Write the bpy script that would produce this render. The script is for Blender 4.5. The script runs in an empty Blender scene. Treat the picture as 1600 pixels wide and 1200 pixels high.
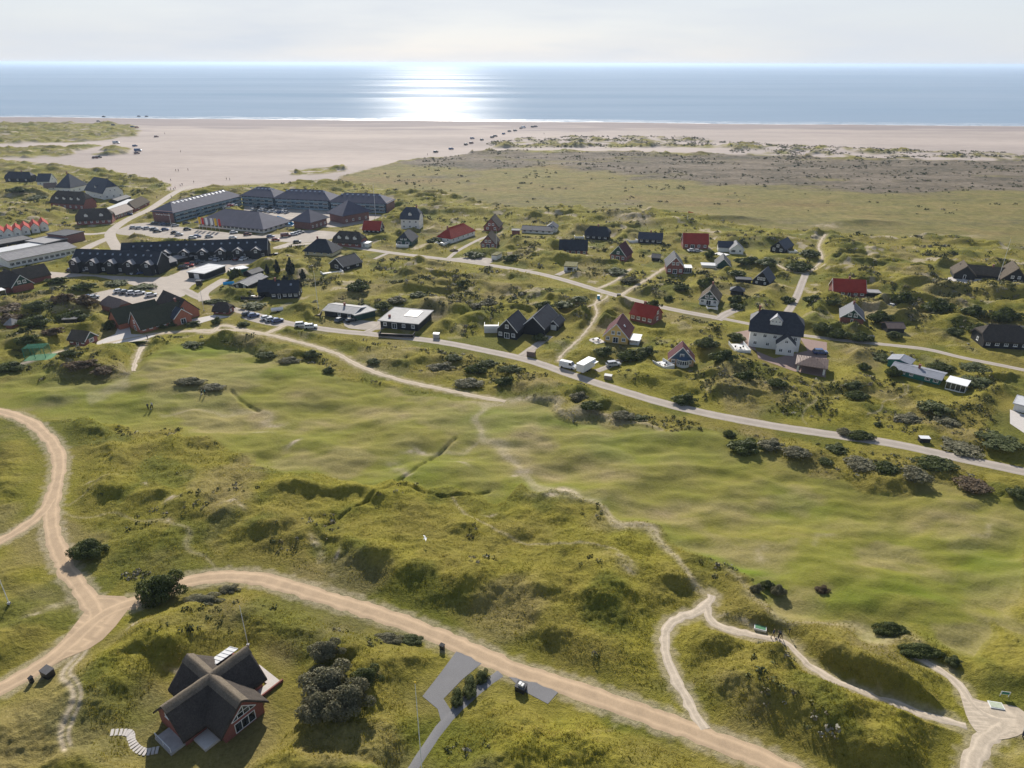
import bpy, bmesh, math, random
import numpy as np
from mathutils import Vector, Matrix
R=math.radians
random.seed(7); rng=np.random.default_rng(7)
# ------------------------------------------------------------------ camera, sky, sun
CH=85.0; F=1070.0; P=R(25.1); ROLL=R(0.16)
SUN_EL=30.0; SUN_AZ=-6.0            # azimuth left of +Y
sc=bpy.context.scene; col=sc.collection
cam_d=bpy.data.cameras.new('camera'); cam=bpy.data.objects.new('camera',cam_d); col.objects.link(cam)
cam_d.sensor_width=36; cam_d.lens=F/1600*36; cam_d.clip_start=1; cam_d.clip_end=200000
cam.matrix_world=Matrix.Translation((0,0,CH))@Matrix.Rotation(R(90)-P,4,'X')@Matrix.Rotation(ROLL,4,'Z')
sc.camera=cam
sc.view_settings.view_transform='Standard'; sc.view_settings.look='None'; sc.view_settings.exposure=0.47; sc.view_settings.gamma=1
w=bpy.data.worlds.new('World'); sc.world=w; w.use_nodes=True
nt=w.node_tree; nt.nodes.clear()
def N(nt,t,**k):
    n=nt.nodes.new(t)
    for a,b in k.items():
        if a.startswith('i_'):
            key=a[2:]; key=int(key) if key.isdigit() else key.replace('_',' ')
            n.inputs[key].default_value=b
        else: setattr(n,a,b)
    return n
sky=N(nt,'ShaderNodeTexSky',sky_type='NISHITA',sun_disc=False,sun_elevation=R(SUN_EL),sun_rotation=R(SUN_AZ),altitude=50,air_density=1.0,dust_density=.7,ozone_density=2.0)
bg=N(nt,'ShaderNodeBackground',i_Strength=0.085); wo=N(nt,'ShaderNodeOutputWorld')
tc=N(nt,'ShaderNodeTexCoord'); mp=N(nt,'ShaderNodeMapping'); mp.inputs['Scale'].default_value=(1.2,1.2,9)
cn=N(nt,'ShaderNodeTexNoise',i_Scale=2.2,i_Detail=5.0,i_Roughness=.55); cr=N(nt,'ShaderNodeValToRGB')
cr.color_ramp.elements[0].position=.38; cr.color_ramp.elements[1].position=.72
cr.color_ramp.elements[0].color=(.86,.86,.86,1); cr.color_ramp.elements[1].color=(1,1,1,1)
mx=N(nt,'ShaderNodeMix',data_type='RGBA'); mx.inputs[7].default_value=(6.1,6.5,7.1,1)
L=nt.links.new
sx=N(nt,'ShaderNodeSeparateXYZ'); L(tc.outputs['Generated'],sx.inputs[0])
el=N(nt,'ShaderNodeMapRange',interpolation_type='SMOOTHSTEP',i_1=.12,i_2=.42,i_3=1.0,i_4=.12); L(sx.outputs[2],el.inputs[0])
mm=N(nt,'ShaderNodeMath',operation='MULTIPLY'); L(el.outputs[0],mm.inputs[1])
L(tc.outputs['Generated'],mp.inputs['Vector']); L(mp.outputs[0],cn.inputs['Vector']); L(cn.outputs['Fac'],cr.inputs[0])
L(sky.outputs[0],mx.inputs[6]); L(cr.outputs[0],mm.inputs[0]); L(mm.outputs[0],mx.inputs[0]); L(mx.outputs[2],bg.inputs['Color']); L(bg.outputs[0],wo.inputs['Surface'])
sd=bpy.data.lights.new('sun','SUN'); sd.energy=5.0; sd.angle=R(.55); sd.color=(1,.94,.85)
so=bpy.data.objects.new('sun',sd); col.objects.link(so)
sdir=Vector((math.sin(R(SUN_AZ))*math.cos(R(SUN_EL)),math.cos(R(SUN_AZ))*math.cos(R(SUN_EL)),math.sin(R(SUN_EL))))
so.rotation_euler=sdir.to_track_quat('Z','Y').to_euler(); so.location=(0,0,300)
# ------------------------------------------------------------------ surveying helpers: photo pixel -> ground
cR,sR=math.cos(ROLL),math.sin(ROLL); cP,sP=math.cos(P),math.sin(P)
def ray(u,v):
    a0=(u-800)/F; b0=(600-v)/F
    a=a0*cR-b0*sR; b=a0*sR+b0*cR
    return (a,cP+b*sP,-sP+b*cP)
def G(u,v,z=0.0):
    d=ray(u,v); t=(CH-z)/-d[2]; return (d[0]*t,d[1]*t)
def pix(x,y,z=0.0):
    zz=z-CH; dep=y*cP-zz*sP; up=y*sP+zz*cP
    dep=np.maximum(dep,1e-3)
    a=x/dep; b=up/dep
    return 800+F*(a*cR+b*sR), 600-F*(-a*sR+b*cR)
def V(u,v):
    x,y=G(u,v); return float(v-pix(x,y,1.0)[1])
# ------------------------------------------------------------------ noise
def _h(ix,iy,s):
    n=(ix.astype(np.int64)*374761393+iy.astype(np.int64)*668265263+s*974711)&0xffffffff
    n=((n^(n>>13))*1274126177)&0xffffffff; n=(n^(n>>16))
    return (n&0xffff)/65535.0*6.2831853
def pn(x,y,s=0):
    x0=np.floor(x);y0=np.floor(y);fx=x-x0;fy=y-y0
    def g(ox,oy):
        a=_h(x0+ox,y0+oy,s); return np.cos(a)*(fx-ox)+np.sin(a)*(fy-oy)
    ux=fx*fx*fx*(fx*(fx*6-15)+10); uy=fy*fy*fy*(fy*(fy*6-15)+10)
    a=g(0,0);b=g(1,0);c=g(0,1);d=g(1,1)
    return ((a*(1-ux)+b*ux)*(1-uy)+(c*(1-ux)+d*ux)*uy)*1.5
def fbm(x,y,wl,s=0,o=3,g=.5):
    r=0;a=1
    for i in range(o): r=r+a*pn(x/wl,y/wl,s+i*17); wl*=.5; a*=g
    return r
def sst(a,b,x):
    t=np.clip((x-a)/(b-a),0,1); return t*t*(3-2*t)
def pip(u,v,poly):
    ins=np.zeros(u.shape,bool); n=len(poly)
    for i in range(n):
        x1,y1=poly[i];x2,y2=poly[(i+1)%n]
        if y1==y2: continue
        c=((y1>v)!=(y2>v))&(u<(x2-x1)*(v-y1)/(y2-y1)+x1)
        ins^=c
    return ins
def segd(x,y,pl,r):
    """distance to polyline, only exact below r"""
    d=np.full(x.shape,r,float)
    for (x1,y1),(x2,y2) in zip(pl[:-1],pl[1:]):
        m=(x>min(x1,x2)-r)&(x<max(x1,x2)+r)&(y>min(y1,y2)-r)&(y<max(y1,y2)+r)
        if not m.any(): continue
        px=x[m]-x1;py=y[m]-y1;dx=x2-x1;dy=y2-y1;l=dx*dx+dy*dy+1e-9
        t=np.clip((px*dx+py*dy)/l,0,1)
        d[m]=np.minimum(d[m],np.hypot(px-t*dx,py-t*dy))
    return d
def smooth(pl,n=5):
    pl=[np.array(p,float) for p in pl]; out=[]
    q=[2*pl[0]-pl[1]]+pl+[2*pl[-1]-pl[-2]]
    for i in range(1,len(q)-2):
        for k in range(n):
            t=k/n;a,b,c,d=q[i-1],q[i],q[i+1],q[i+2]
            out.append(.5*((2*b)+(-a+c)*t+(2*a-5*b+4*c-d)*t*t+(-a+3*b-3*c+d)*t**3))
    out.append(pl[-1]); return [tuple(p) for p in out]
# ------------------------------------------------------------------ roads and paths surveyed in photo pixels (name, label kind, width m, material, pixels)
ROADS=[
 ('road',5.6,'asphalt',[(286,452),(310,464),(350,479),(400,492),(450,505),(520,516),(590,523),(680,533),(760,548),(830,564),(900,588),(960,607),(1030,628),(1100,645),(1200,664),(1300,679),(1400,694),(1500,716),(1640,745)]),
 ('road',5.4,'asphalt',[(540,384),(570,389),(620,396),(680,403),(750,412),(830,425),(880,437),(930,452),(980,466),(1040,481),(1090,491),(1130,498)]),
 ('road',3.6,'asphalt',[(1090,491),(1130,498),(1180,508),(1250,523),(1330,533),(1400,540),(1450,546),(1500,558),(1560,570),(1640,586)]),
 ('road',4.0,'asphalt',[(1214,505),(1231,487),(1244,465),(1252,445),(1259,427)]),
 ('path',1.3,'sandpath',[(1259,427),(1270,421),(1284,406),(1283,395),(1279,386),(1283,376),(1290,366)]),
 ('path',1.5,'sandpath',[(1259,427),(1235,424),(1212,412),(1195,408)]),
 ('path',2.3,'sandpath',[(30,570),(100,548),(160,538),(200,529),(240,522),(300,517),(360,516),(400,519),(450,530),(520,550),(560,571),(600,586),(640,597),(700,610),(750,620),(790,627)]),
 ('path',2.3,'sandpath',[(300,516),(330,520),(345,508),(380,515),(410,522),(430,515),(445,508)]),
 ('track',3.6,'sandroad',[(-60,627),(0,643),(40,655),(72,680),(92,712),(90,750),(80,790),(82,830),(100,880),(125,920),(150,955),(150,975)]),
 ('track',3.2,'sandroad',[(-60,870),(0,845),(40,822),(68,800),(80,780)]),
 ('track',3.9,'sandroad',[(-80,1108),(0,1076),(80,1030),(150,968),(180,950),(230,935),(280,912),(330,902),(400,903),(480,925),(600,962),(700,1000),(800,1045),(900,1078),(1000,1113),(1100,1150),(1200,1190),(1300,1240)]),
 ('driveway',1.7,'greyasphalt',[(782,1052),(765,1064),(735,1088),(705,1117),(675,1155),(640,1210)]),
 ('path',1.9,'palesand',[(1112,930),(1108,942),(1085,958),(1050,970),(1038,990),(1042,1030),(1060,1070),(1080,1105),(1100,1140)]),
 ('path',1.5,'palesand',[(1105,948),(1112,972),(1140,984),(1190,996),(1226,1002),(1245,1020),(1275,1048),(1330,1075),(1390,1095),(1450,1118),(1510,1135)]),
 ('path',1.4,'palesand',[(1430,1025),(1470,1045),(1495,1065),(1510,1090),(1530,1115),(1560,1125)]),
 ('path',2.8,'palesand',[(1570,1135),(1545,1150),(1525,1175),(1515,1230)]),
 ('path',1.6,'palesand',[(228,532),(215,555),(208,580)]),
 ('path',.9,'sandpath',[(885,494),(940,470),(950,462)]),
 ('path',.9,'sandpath',[(940,462),(930,475),(933,490),(920,512),(905,530),(880,552),(872,565)]),
 ('road',6.0,'street',[(300,290),(275,300),(252,315),(232,328),(205,340),(185,352),(172,366),(180,384),(188,396)]),
 ('road',4.5,'street',[(175,362),(140,366),(100,362)]),
 ('road',6.0,'street',[(-20,418),(50,408),(110,398),(150,380),(175,370)]),
 ('driveway',3.2,'asphalt',[(815,556),(838,540),(858,525)]),
 ('driveway',3,'asphalt',[(570,520),(590,510),(596,500)]),
 ('driveway',2.4,'asphalt',[(700,404),(715,392),(745,376),(765,368)]),
 ('driveway',2.2,'asphalt',[(585,405),(600,398),(612,394)]),
 ('driveway',3,'asphalt',[(870,430),(884,424),(888,422)]),
 ('path',1.2,'sandpath',[(1395,478),(1385,484),(1420,490),(1460,496),(1510,503),(1620,512)]),
 ('driveway',4.0,'asphalt',[(1120,500),(1135,490),(1155,482)]),
 ('driveway',2.6,'asphalt',[(932,580),(952,572),(975,560)]),
 ('path',1.4,'sandpath',[(963,467),(985,452),(1010,437),(1040,418)]),
 ('path',1.3,'sandpath',[(930,452),(960,440),(985,420)]),
 ('road',4.5,'street',[(320,470),(318,458),(345,440),(352,436)]),
 ('path',1.0,'sandpath',[(0,378),(20,352),(60,340),(80,328)]),
 ('road',4.0,'street',[(455,380),(430,388),(470,382),(520,378),(545,384)]),
]
AREAS=[
 ('car_park','street',[(72,424),(125,428),(200,432),(262,432),(300,412),(330,407),(400,404),(392,412),(330,434),(300,446),(288,462),(262,466),(230,452),(150,432),(100,434),(60,436)]),
 ('car_park','asphalt',[(205,350),(240,348),(300,357),(410,368),(470,360),(520,362),(532,370),(470,380),(430,377),(300,374),(200,368),(180,362)]),
 ('car_park','asphalt',[(382,322),(600,336),(560,350),(520,355),(440,350),(385,335)]),
 ('car_park','street',[(130,462),(160,455),(185,452),(240,458),(262,470),(212,486),(200,474),(150,470)]),
 ('terrace','palepave',[(185,510),(200,500),(205,522),(245,524),(222,532),(190,536),(150,540),(152,534),(180,522)]),
 ('terrace','palepave',[(293,500),(335,492),(360,495),(330,500),(310,506),(290,510)]),
 ('car_park','asphalt',[(380,492),(440,500),(445,510),(418,508),(380,498)]),
 ('car_park','sandroad',[(152,930),(205,938),(160,1000),(100,1030),(60,1050),(110,985)]),
 ('driveway','greyasphalt',[(713,1018),(757,1033),(722,1062),(693,1092),(706,1112),(690,1130),(684,1108),(660,1088),(688,1052)]),
 ('car_park','greyasphalt',[(795,1058),(835,1062),(872,1082),(856,1100),(822,1082)]),
 ('tee_ground','palesand',[(1500,1085),(1545,1098),(1590,1105),(1610,1130),(1590,1150),(1545,1155),(1515,1130)]),
 ('terrace','brickpave',[(1148,520),(1172,515),(1185,560),(1240,580),(1290,590),(1292,560),(1292,535),(1250,528),(1262,548),(1210,560),(1180,548),(1160,540)]),
 ('driveway','asphalt',[(535,500),(560,500),(600,505),(596,515),(545,513)]),
 ('terrace','palepave',[(1480,434),(1500,430),(1505,436),(1535,436),(1520,443),(1482,441)]),
 ('terrace','palepave',[(1578,640),(1620,655),(1620,690),(1578,662)]),
 ('driveway','asphalt',[(700,404),(735,402),(768,404),(765,412),(735,410)]),
]
def LN(u,v,w): return w
roadw=[(nm,wd,mt,smooth([G(*p) for p in pp])) for nm,wd,mt,pp in ROADS]
areaw=[(nm,mt,[G(*p) for p in pp]) for nm,mt,pp in AREAS]
# ------------------------------------------------------------------ materials
MAT={}
def new(name):
    m=bpy.data.materials.new(name); m.use_nodes=True; n=m.node_tree; n.nodes.clear()
    o=N(n,'ShaderNodeOutputMaterial'); b=N(n,'ShaderNodeBsdfPrincipled'); n.links.new(b.outputs[0],o.inputs[0]); MAT[name]=m
    return m,n,b
def ramp(n,fac,stops):
    r=N(n,'ShaderNodeValToRGB'); e=r.color_ramp.elements
    while len(e)<len(stops): e.new(.5)
    for i,(p,c) in enumerate(stops): e[i].position=p; e[i].color=(*c,1) if len(c)==3 else c
    n.links.new(fac,r.inputs[0]); return r.outputs[0]
def noise(n,scale,detail=4,rough=.6,vec=None,dist=0,stretch=None):
    t=N(n,'ShaderNodeTexNoise',i_Scale=scale,i_Detail=float(detail),i_Roughness=rough,i_Distortion=dist)
    if vec is None: vec=N(n,'ShaderNodeTexCoord').outputs['Object']
    if stretch:
        m=N(n,'ShaderNodeMapping'); m.inputs['Scale'].default_value=stretch; n.links.new(vec,m.inputs[0]); vec=m.outputs[0]
    n.links.new(vec,t.inputs['Vector']); return t.outputs['Fac']
def mix(n,f,a,b,mode='MIX'):
    m=N(n,'ShaderNodeMix',data_type='RGBA',blend_type=mode)
    for i,x in ((0,f),(6,a),(7,b)):
        if isinstance(x,(int,float)): m.inputs[i].default_value=x
        elif isinstance(x,tuple): m.inputs[i].default_value=(*x,1) if len(x)==3 else x
        else: n.links.new(x,m.inputs[i])
    return m.outputs[2]
def bump(n,b,h,st,dist=.1):
    u=N(n,'ShaderNodeBump',i_Strength=st,i_Distance=dist); n.links.new(h,u.inputs['Height']); n.links.new(u.outputs[0],b.inputs['Normal'])
def math_(n,op,a,b=0.0,c=None):
    m=N(n,'ShaderNodeMath',operation=op)
    for i,x in enumerate((a,b,c)):
        if x is None: continue
        if isinstance(x,(int,float)): m.inputs[i].default_value=x
        else: n.links.new(x,m.inputs[i])
    return m.outputs[0]
def pm(name,c,rough=.8,var=.25,sc_=1.5,bs=.15,bsc=None,spec=.3,stretch=None,metal=0):
    m,n,b=new(name); f=noise(n,sc_,5,.65,stretch=stretch)
    lo=tuple(x*(1-var) for x in c); hi=tuple(min(1,x*(1+var)) for x in c)
    n.links.new(ramp(n,f,[(.3,lo),(.7,hi)]),b.inputs['Base Color']); b.inputs['Roughness'].default_value=rough
    b.inputs['Specular IOR Level'].default_value=spec; b.inputs['Metallic'].default_value=metal
    if bs: bump(n,b,noise(n,bsc or sc_*6,4,.6,stretch=stretch),bs,.05)
    return m
pm('white_wall',(.72,.71,.68),.7,.08,.6,.05); pm('white_trim',(.75,.75,.74),.5,.04,2,0); pm('cream_wall',(.62,.55,.36),.7,.08,.8)
pm('yellow_wall',(.68,.46,.16),.7,.08,.8); pm('black_wood',(.018,.019,.022),.7,.4,3,.3,8,stretch=(6,6,.5)); pm('green_wood',(.02,.06,.05),.6,.3,3,.2,8,stretch=(6,6,.5))
pm('teal_wood',(.03,.17,.14),.6,.2,3,.2); pm('blue_wood',(.05,.09,.15),.6,.2,3,.2); pm('tan_wall',(.5,.31,.17),.7,.15,2)
pm('tar_roof',(.022,.027,.038),.75,.35,.7,.2); pm('slate_roof',(.045,.052,.072),.7,.25,1.2,.2); pm('felt_grey',(.26,.25,.25),.8,.2,.6,.1)
pm('felt_dark',(.09,.088,.09),.8,.25,.6,.1); pm('pale_roof',(.5,.5,.5),.6,.12,.8,.05); pm('hotel_roof',(.075,.076,.108),.85,.14,.25,.12); pm('brown_roof',(.17,.12,.10),.7,.2,1.5,.2)
pm('turf',(.12,.11,.035),.95,.5,1.5,.6); pm('deck_wood',(.30,.24,.19),.8,.2,3,.1); pm('white_deck',(.62,.60,.57),.7,.08,3,.05)
pm('concrete',(.4,.38,.36),.85,.15,1,.15); pm('metal_grey',(.35,.36,.38),.35,.1,2,0,metal=.6); pm('dark_plastic',(.025,.026,.028),.45,.2,3,0)
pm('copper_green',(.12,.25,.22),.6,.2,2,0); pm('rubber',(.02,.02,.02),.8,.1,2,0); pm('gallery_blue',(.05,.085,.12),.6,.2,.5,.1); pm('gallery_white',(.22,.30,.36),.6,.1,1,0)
pm('bark',(.12,.09,.07),.9,.3,4,.5,stretch=(6,6,1)); pm('skin',(.45,.27,.19),.6,.08,8,0); pm('hair',(.06,.04,.025),.7,.3,20,0)
pm('cloth_navy',(.03,.04,.07),.85,.2,6,0); pm('cloth_dark',(.02,.02,.023),.85,.2,6,0); pm('cloth_teal',(.03,.22,.22),.8,.15,6,0); pm('cloth_white',(.6,.6,.6),.8,.1,6,0); pm('cloth_red',(.35,.05,.04),.8,.1,6,0); pm('cloth_khaki',(.3,.24,.15),.8,.1,6,0)
pm('mat_green',(.09,.22,.11),.9,.15,4,.3); pm('pool_blue',(.02,.33,.62),.15,.1,1,0); pm('net_green',(.03,.20,.13),.8,.2,3,0); pm('lawn',(.12,.17,.03),.95,.25,.6,.5,6)
pm('flag_red',(.5,.03,.03),.7,.1,2,0); pm('flag_yellow',(.7,.45,.03),.7,.1,2,0); pm('flag_white',(.75,.75,.75),.7,.05,2,0); pm('gull_white',(.75,.74,.72),.7,.05,5,0)
pm('reed_orange',(.36,.2,.07),.9,.3,2,.2)
def tile(name,c):
    m,n,b=new(name); f=noise(n,.5,5,.7); base=ramp(n,f,[(.25,tuple(x*.75 for x in c)),(.75,tuple(min(1,x*1.2) for x in c))])
    g=noise(n,5,2,.5); base=mix(n,.35,base,ramp(n,g,[(.3,tuple(x*.6 for x in c)),(.7,tuple(min(1,x*1.35) for x in c))]))
    n.links.new(base,b.inputs['Base Color']); b.inputs['Roughness'].default_value=.85; b.inputs['Specular IOR Level'].default_value=.12
    w=N(n,'ShaderNodeTexWave',i_Scale=3.0,i_Distortion=.3); n.links.new(N(n,'ShaderNodeTexCoord').outputs['Object'],w.inputs['Vector']); bump(n,b,w.outputs['Fac'],.5,.05)
tile('red_tile',(.34,.045,.03)); tile('dark_tile',(.10,.035,.04))
def brick(name,c,c2):
    m,n,b=new(name); t=N(n,'ShaderNodeTexBrick',i_Scale=3.0); t.inputs['Color1'].default_value=(*c,1); t.inputs['Color2'].default_value=(*c2,1); t.inputs['Mortar'].default_value=(.35,.3,.27,1)
    t.inputs['Mortar Size'].default_value=.012
    co=N(n,'ShaderNodeTexCoord').outputs['Object']; s=N(n,'ShaderNodeSeparateXYZ'); n.links.new(co,s.inputs[0]); q=N(n,'ShaderNodeCombineXYZ')
    n.links.new(math_(n,'ADD',s.outputs[0],s.outputs[1]),q.inputs[0]); n.links.new(s.outputs[2],q.inputs[1]); n.links.new(q.outputs[0],t.inputs['Vector'])
    f=noise(n,1.2,5,.6); n.links.new(mix(n,.5,t.outputs[0],ramp(n,f,[(.3,tuple(x*.7 for x in c)),(.7,tuple(x*1.2 for x in c2))])),b.inputs['Base Color']); b.inputs['Roughness'].default_value=.85
brick('brick_wall',(.27,.085,.06),(.20,.06,.05)); brick('hotel_brick',(.20,.085,.075),(.16,.07,.065)); brick('orange_brick',(.40,.14,.07),(.32,.10,.06))
def thatch(name,c):
    m,n,b=new(name); f=noise(n,.8,6,.7); g=noise(n,5,4,.7,stretch=(1,1,.35))
    base=mix(n,.55,ramp(n,f,[(.25,tuple(x*.55 for x in c)),(.75,tuple(x*1.5 for x in c))]),ramp(n,g,[(.3,tuple(x*.45 for x in c)),(.7,tuple(x*1.7 for x in c))]))
    n.links.new(base,b.inputs['Base Color']); b.inputs['Roughness'].default_value=.95; b.inputs['Specular IOR Level'].default_value=.1
    bump(n,b,noise(n,9,5,.75,stretch=(1,1,.4)),.9,.12)
thatch('thatch',(.068,.058,.050)); thatch('thatch_green',(.062,.064,.042)); thatch('thatch_ridge',(.15,.125,.095)); thatch('thatch_brown',(.10,.082,.062))
m,n,b=new('glass'); b.inputs['Base Color'].default_value=(.02,.03,.04,1); b.inputs['Roughness'].default_value=.08; b.inputs['Specular IOR Level'].default_value=.7
f=noise(n,.9,2); n.links.new(ramp(n,f,[(.4,(.012,.016,.022)),(.6,(.05,.06,.07))]),b.inputs['Base Color'])
pm('skylight_glass',(.30,.34,.40),.12,.2,1,0,spec=.8)
for nm,c in dict(car_white=(.72,.72,.72),car_silver=(.42,.43,.45),car_blue=(.03,.07,.2),car_black=(.015,.016,.018),car_red=(.32,.02,.015),car_grey=(.12,.13,.14),car_maroon=(.12,.02,.02)).items():
    m,n,b=new(nm); f=noise(n,2.5,3); n.links.new(ramp(n,f,[(.3,tuple(x*.9 for x in c)),(.7,tuple(min(1,x*1.06) for x in c))]),b.inputs['Base Color']); b.inputs['Roughness'].default_value=.25; b.inputs['Coat Weight'].default_value=.6
def leafmat(name,c,c2):
    m,n,b=new(name); a=N(n,'ShaderNodeAttribute',attribute_name='tint'); 
    base=ramp(n,a.outputs['Fac'],[(0,c),(1,c2)]); oi=N(n,'ShaderNodeObjectInfo')
    base=mix(n,math_(n,'MULTIPLY',oi.outputs['Random'],.35),base,tuple((x+y)*.62 for x,y in zip(c,c2)))
    n.links.new(base,b.inputs['Base Color']); b.inputs['Roughness'].default_value=.7; b.inputs['Specular IOR Level'].default_value=.25
    tr=N(n,'ShaderNodeBsdfTranslucent'); n.links.new(base,tr.inputs[0]); ms=N(n,'ShaderNodeMixShader',i_0=.25)
    o=[x for x in n.nodes if x.type=='OUTPUT_MATERIAL'][0]; n.links.new(b.outputs[0],ms.inputs[1]); n.links.new(tr.outputs[0],ms.inputs[2]); n.links.new(ms.outputs[0],o.inputs[0])
leafmat('leaf_dark',(.032,.046,.010),(.11,.13,.030)); leafmat('leaf_silver',(.07,.075,.035),(.26,.235,.14)); leafmat('leaf_green',(.045,.062,.018),(.13,.145,.045)); leafmat('leaf_conifer',(.012,.022,.015),(.045,.06,.038))
leafmat('leaf_brown',(.07,.05,.03),(.19,.135,.075))
# tufts: colour from tint attribute (plants really differ: dry straw to green)
m,n,b=new('tuft'); a=N(n,'ShaderNodeAttribute',attribute_name='tint')
base=ramp(n,a.outputs['Fac'],[(0,(.06,.07,.010)),(.35,(.165,.155,.014)),(.7,(.31,.27,.03)),(1,(.46,.38,.12))]); n.links.new(base,b.inputs['Base Color']); b.inputs['Roughness'].default_value=.85; b.inputs['Specular IOR Level'].default_value=.15
tr=N(n,'ShaderNodeBsdfTranslucent'); n.links.new(base,tr.inputs[0]); ms=N(n,'ShaderNodeMixShader',i_0=.5); o=[x for x in n.nodes if x.type=='OUTPUT_MATERIAL'][0]
n.links.new(b.outputs[0],ms.inputs[1]); n.links.new(tr.outputs[0],ms.inputs[2]); n.links.new(ms.outputs[0],o.inputs[0])
m,n,b=new('scrub'); a=N(n,'ShaderNodeAttribute',attribute_name='tint')
base=ramp(n,a.outputs['Fac'],[(0,(.035,.045,.014)),(.3,(.075,.085,.024)),(.55,(.13,.13,.04)),(.75,(.16,.13,.08)),(1,(.25,.235,.18))]); n.links.new(base,b.inputs['Base Color']); b.inputs['Roughness'].default_value=.8; b.inputs['Specular IOR Level'].default_value=.2
# paving materials
def pave(name,c,tracks=True,var=.16,s=.35):
    m,n,b=new(name); f=noise(n,s,6,.65); g=noise(n,6,3,.6)
    base=mix(n,.35,ramp(n,f,[(.28,tuple(x*(1-var) for x in c)),(.72,tuple(x*(1+var) for x in c))]),ramp(n,g,[(.3,tuple(x*.75 for x in c)),(.7,tuple(x*1.2 for x in c))]))
    if tracks:
        uv=N(n,'ShaderNodeUVMap',uv_map='UVMap'); s_=N(n,'ShaderNodeSeparateXYZ'); n.links.new(uv.outputs[0],s_.inputs[0])
        x=math_(n,'ABSOLUTE',math_(n,'SUBTRACT',math_(n,'ABSOLUTE',math_(n,'SUBTRACT',s_.outputs[0],.5)),.23))
        k=math_(n,'SUBTRACT',1.0,math_(n,'MULTIPLY',x,9.0)); k=math_(n,'MULTIPLY',math_(n,'MAXIMUM',k,0.0),math_(n,'MULTIPLY',f,1.3))
        base=mix(n,k,base,tuple(min(1,x*1.38) for x in c))
    n.links.new(base,b.inputs['Base Color']); b.inputs['Roughness'].default_value=.9; b.inputs['Specular IOR Level'].default_value=.2; bump(n,b,g,.25,.04)
pave('asphalt',(.33,.285,.24)); pave('street',(.40,.345,.29),False); pave('sandpath',(.40,.33,.24)); pave('sandroad',(.42,.305,.195),True,.24); pave('whitesand',(.47,.41,.32)); pave('greyasphalt',(.19,.185,.185),False,.1)
pave('palesand',(.45,.375,.285),True,.34,.9); pave('palepave',(.52,.48,.44),False,.08,1); pave('brickpave',(.27,.19,.16),False,.12,1)
# ground
m,n,b=new('ground'); A1=N(n,'ShaderNodeAttribute',attribute_name='zone'); A2=N(n,'ShaderNodeAttribute',attribute_name='zone2')
def sep(a):
    s=N(n,'ShaderNodeSeparateColor'); n.links.new(a.outputs['Color'],s.inputs[0]); return s.outputs[0],s.outputs[1],s.outputs[2]
sand,fair,heath=sep(A1); marsh,wet,dirt=sep(A2)
lush=A1.outputs['Alpha']; dry=A2.outputs['Alpha']
n1=noise(n,.035,6,.6); n2=noise(n,.22,6,.68,dist=.4); n3=noise(n,1.6,5,.7); n4=noise(n,7,3,.6); nst=noise(n,.10,5,.65,stretch=(.35,1,1))
g1=ramp(n,n2,[(.30,(.09,.095,.013)),(.45,(.19,.17,.020)),(.60,(.245,.215,.032)),(.75,(.34,.28,.08))])
g2=ramp(n,n3,[(.28,(.06,.062,.010)),(.42,(.18,.165,.022)),(.60,(.26,.235,.042)),(.8,(.46,.38,.16))])
gr=mix(n,.5,g1,g2)
gr=mix(n,math_(n,'MULTIPLY',ramp(n,n1,[(.40,(0,0,0)),(.62,(1,1,1))]),.35),gr,(.17,.115,.058))
gr=mix(n,math_(n,'MULTIPLY',lush,.75),gr,ramp(n,n3,[(.3,(.040,.052,.010)),(.7,(.125,.145,.022))]))
gr=mix(n,math_(n,'MULTIPLY',dry,.7),gr,ramp(n,n3,[(.3,(.16,.115,.06)),(.7,(.32,.25,.15))]))
# fairway
f1=ramp(n,nst,[(.30,(.08,.095,.010)),(.44,(.175,.175,.016)),(.56,(.255,.22,.03)),(.70,(.37,.27,.13))])
f2=ramp(n,n1,[(.38,(.12,.145,.008)),(.5,(.21,.195,.018)),(.62,(.31,.22,.10))])
fw=mix(n,.45,f1,f2); fw=mix(n,.30,fw,ramp(n,n2,[(.32,(.06,.075,.010)),(.5,(.17,.165,.024)),(.7,(.33,.26,.09))])); fw=mix(n,.22,fw,ramp(n,n3,[(.3,(.08,.09,.02)),(.7,(.26,.24,.11))])); fw=mix(n,.35,fw,ramp(n,n4,[(.32,(.07,.08,.010)),(.68,(.27,.25,.055))])); fw=mix(n,math_(n,'MULTIPLY',dry,.85),fw,ramp(n,n3,[(.3,(.22,.165,.085)),(.7,(.37,.285,.17))]))
fw=mix(n,math_(n,'MULTIPLY',lush,.85),fw,(.115,.17,.008))
gr=mix(n,fair,gr,fw)
# marsh: yellow-green flat with orange streaks
nm=noise(n,.012,6,.7,stretch=(.45,1,1)); nm2=noise(n,.08,5,.7,stretch=(.5,1,1))
ms_=mix(n,.5,ramp(n,nm,[(.36,(.085,.07,.04)),(.46,(.18,.165,.035)),(.54,(.22,.18,.045)),(.64,(.24,.13,.055))]),ramp(n,nm2,[(.34,(.06,.06,.04)),(.46,(.16,.155,.05)),(.6,(.27,.20,.09))]))
ms_=mix(n,.45,ms_,ramp(n,n2,[(.34,(.05,.05,.028)),(.5,(.155,.135,.045)),(.66,(.26,.205,.085))])); gr=mix(n,marsh,gr,ms_)
nh=noise(n,.03,6,.7,stretch=(.4,1,1)); hp=ramp(n,nh,[(.36,(.06,.058,.040)),(.5,(.135,.108,.075)),(.62,(.24,.195,.15))])
hp=mix(n,.45,hp,ramp(n,n2,[(.36,(.045,.045,.03)),(.5,(.13,.105,.07)),(.66,(.27,.215,.16))])); gr=mix(n,heath,gr,hp)
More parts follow.
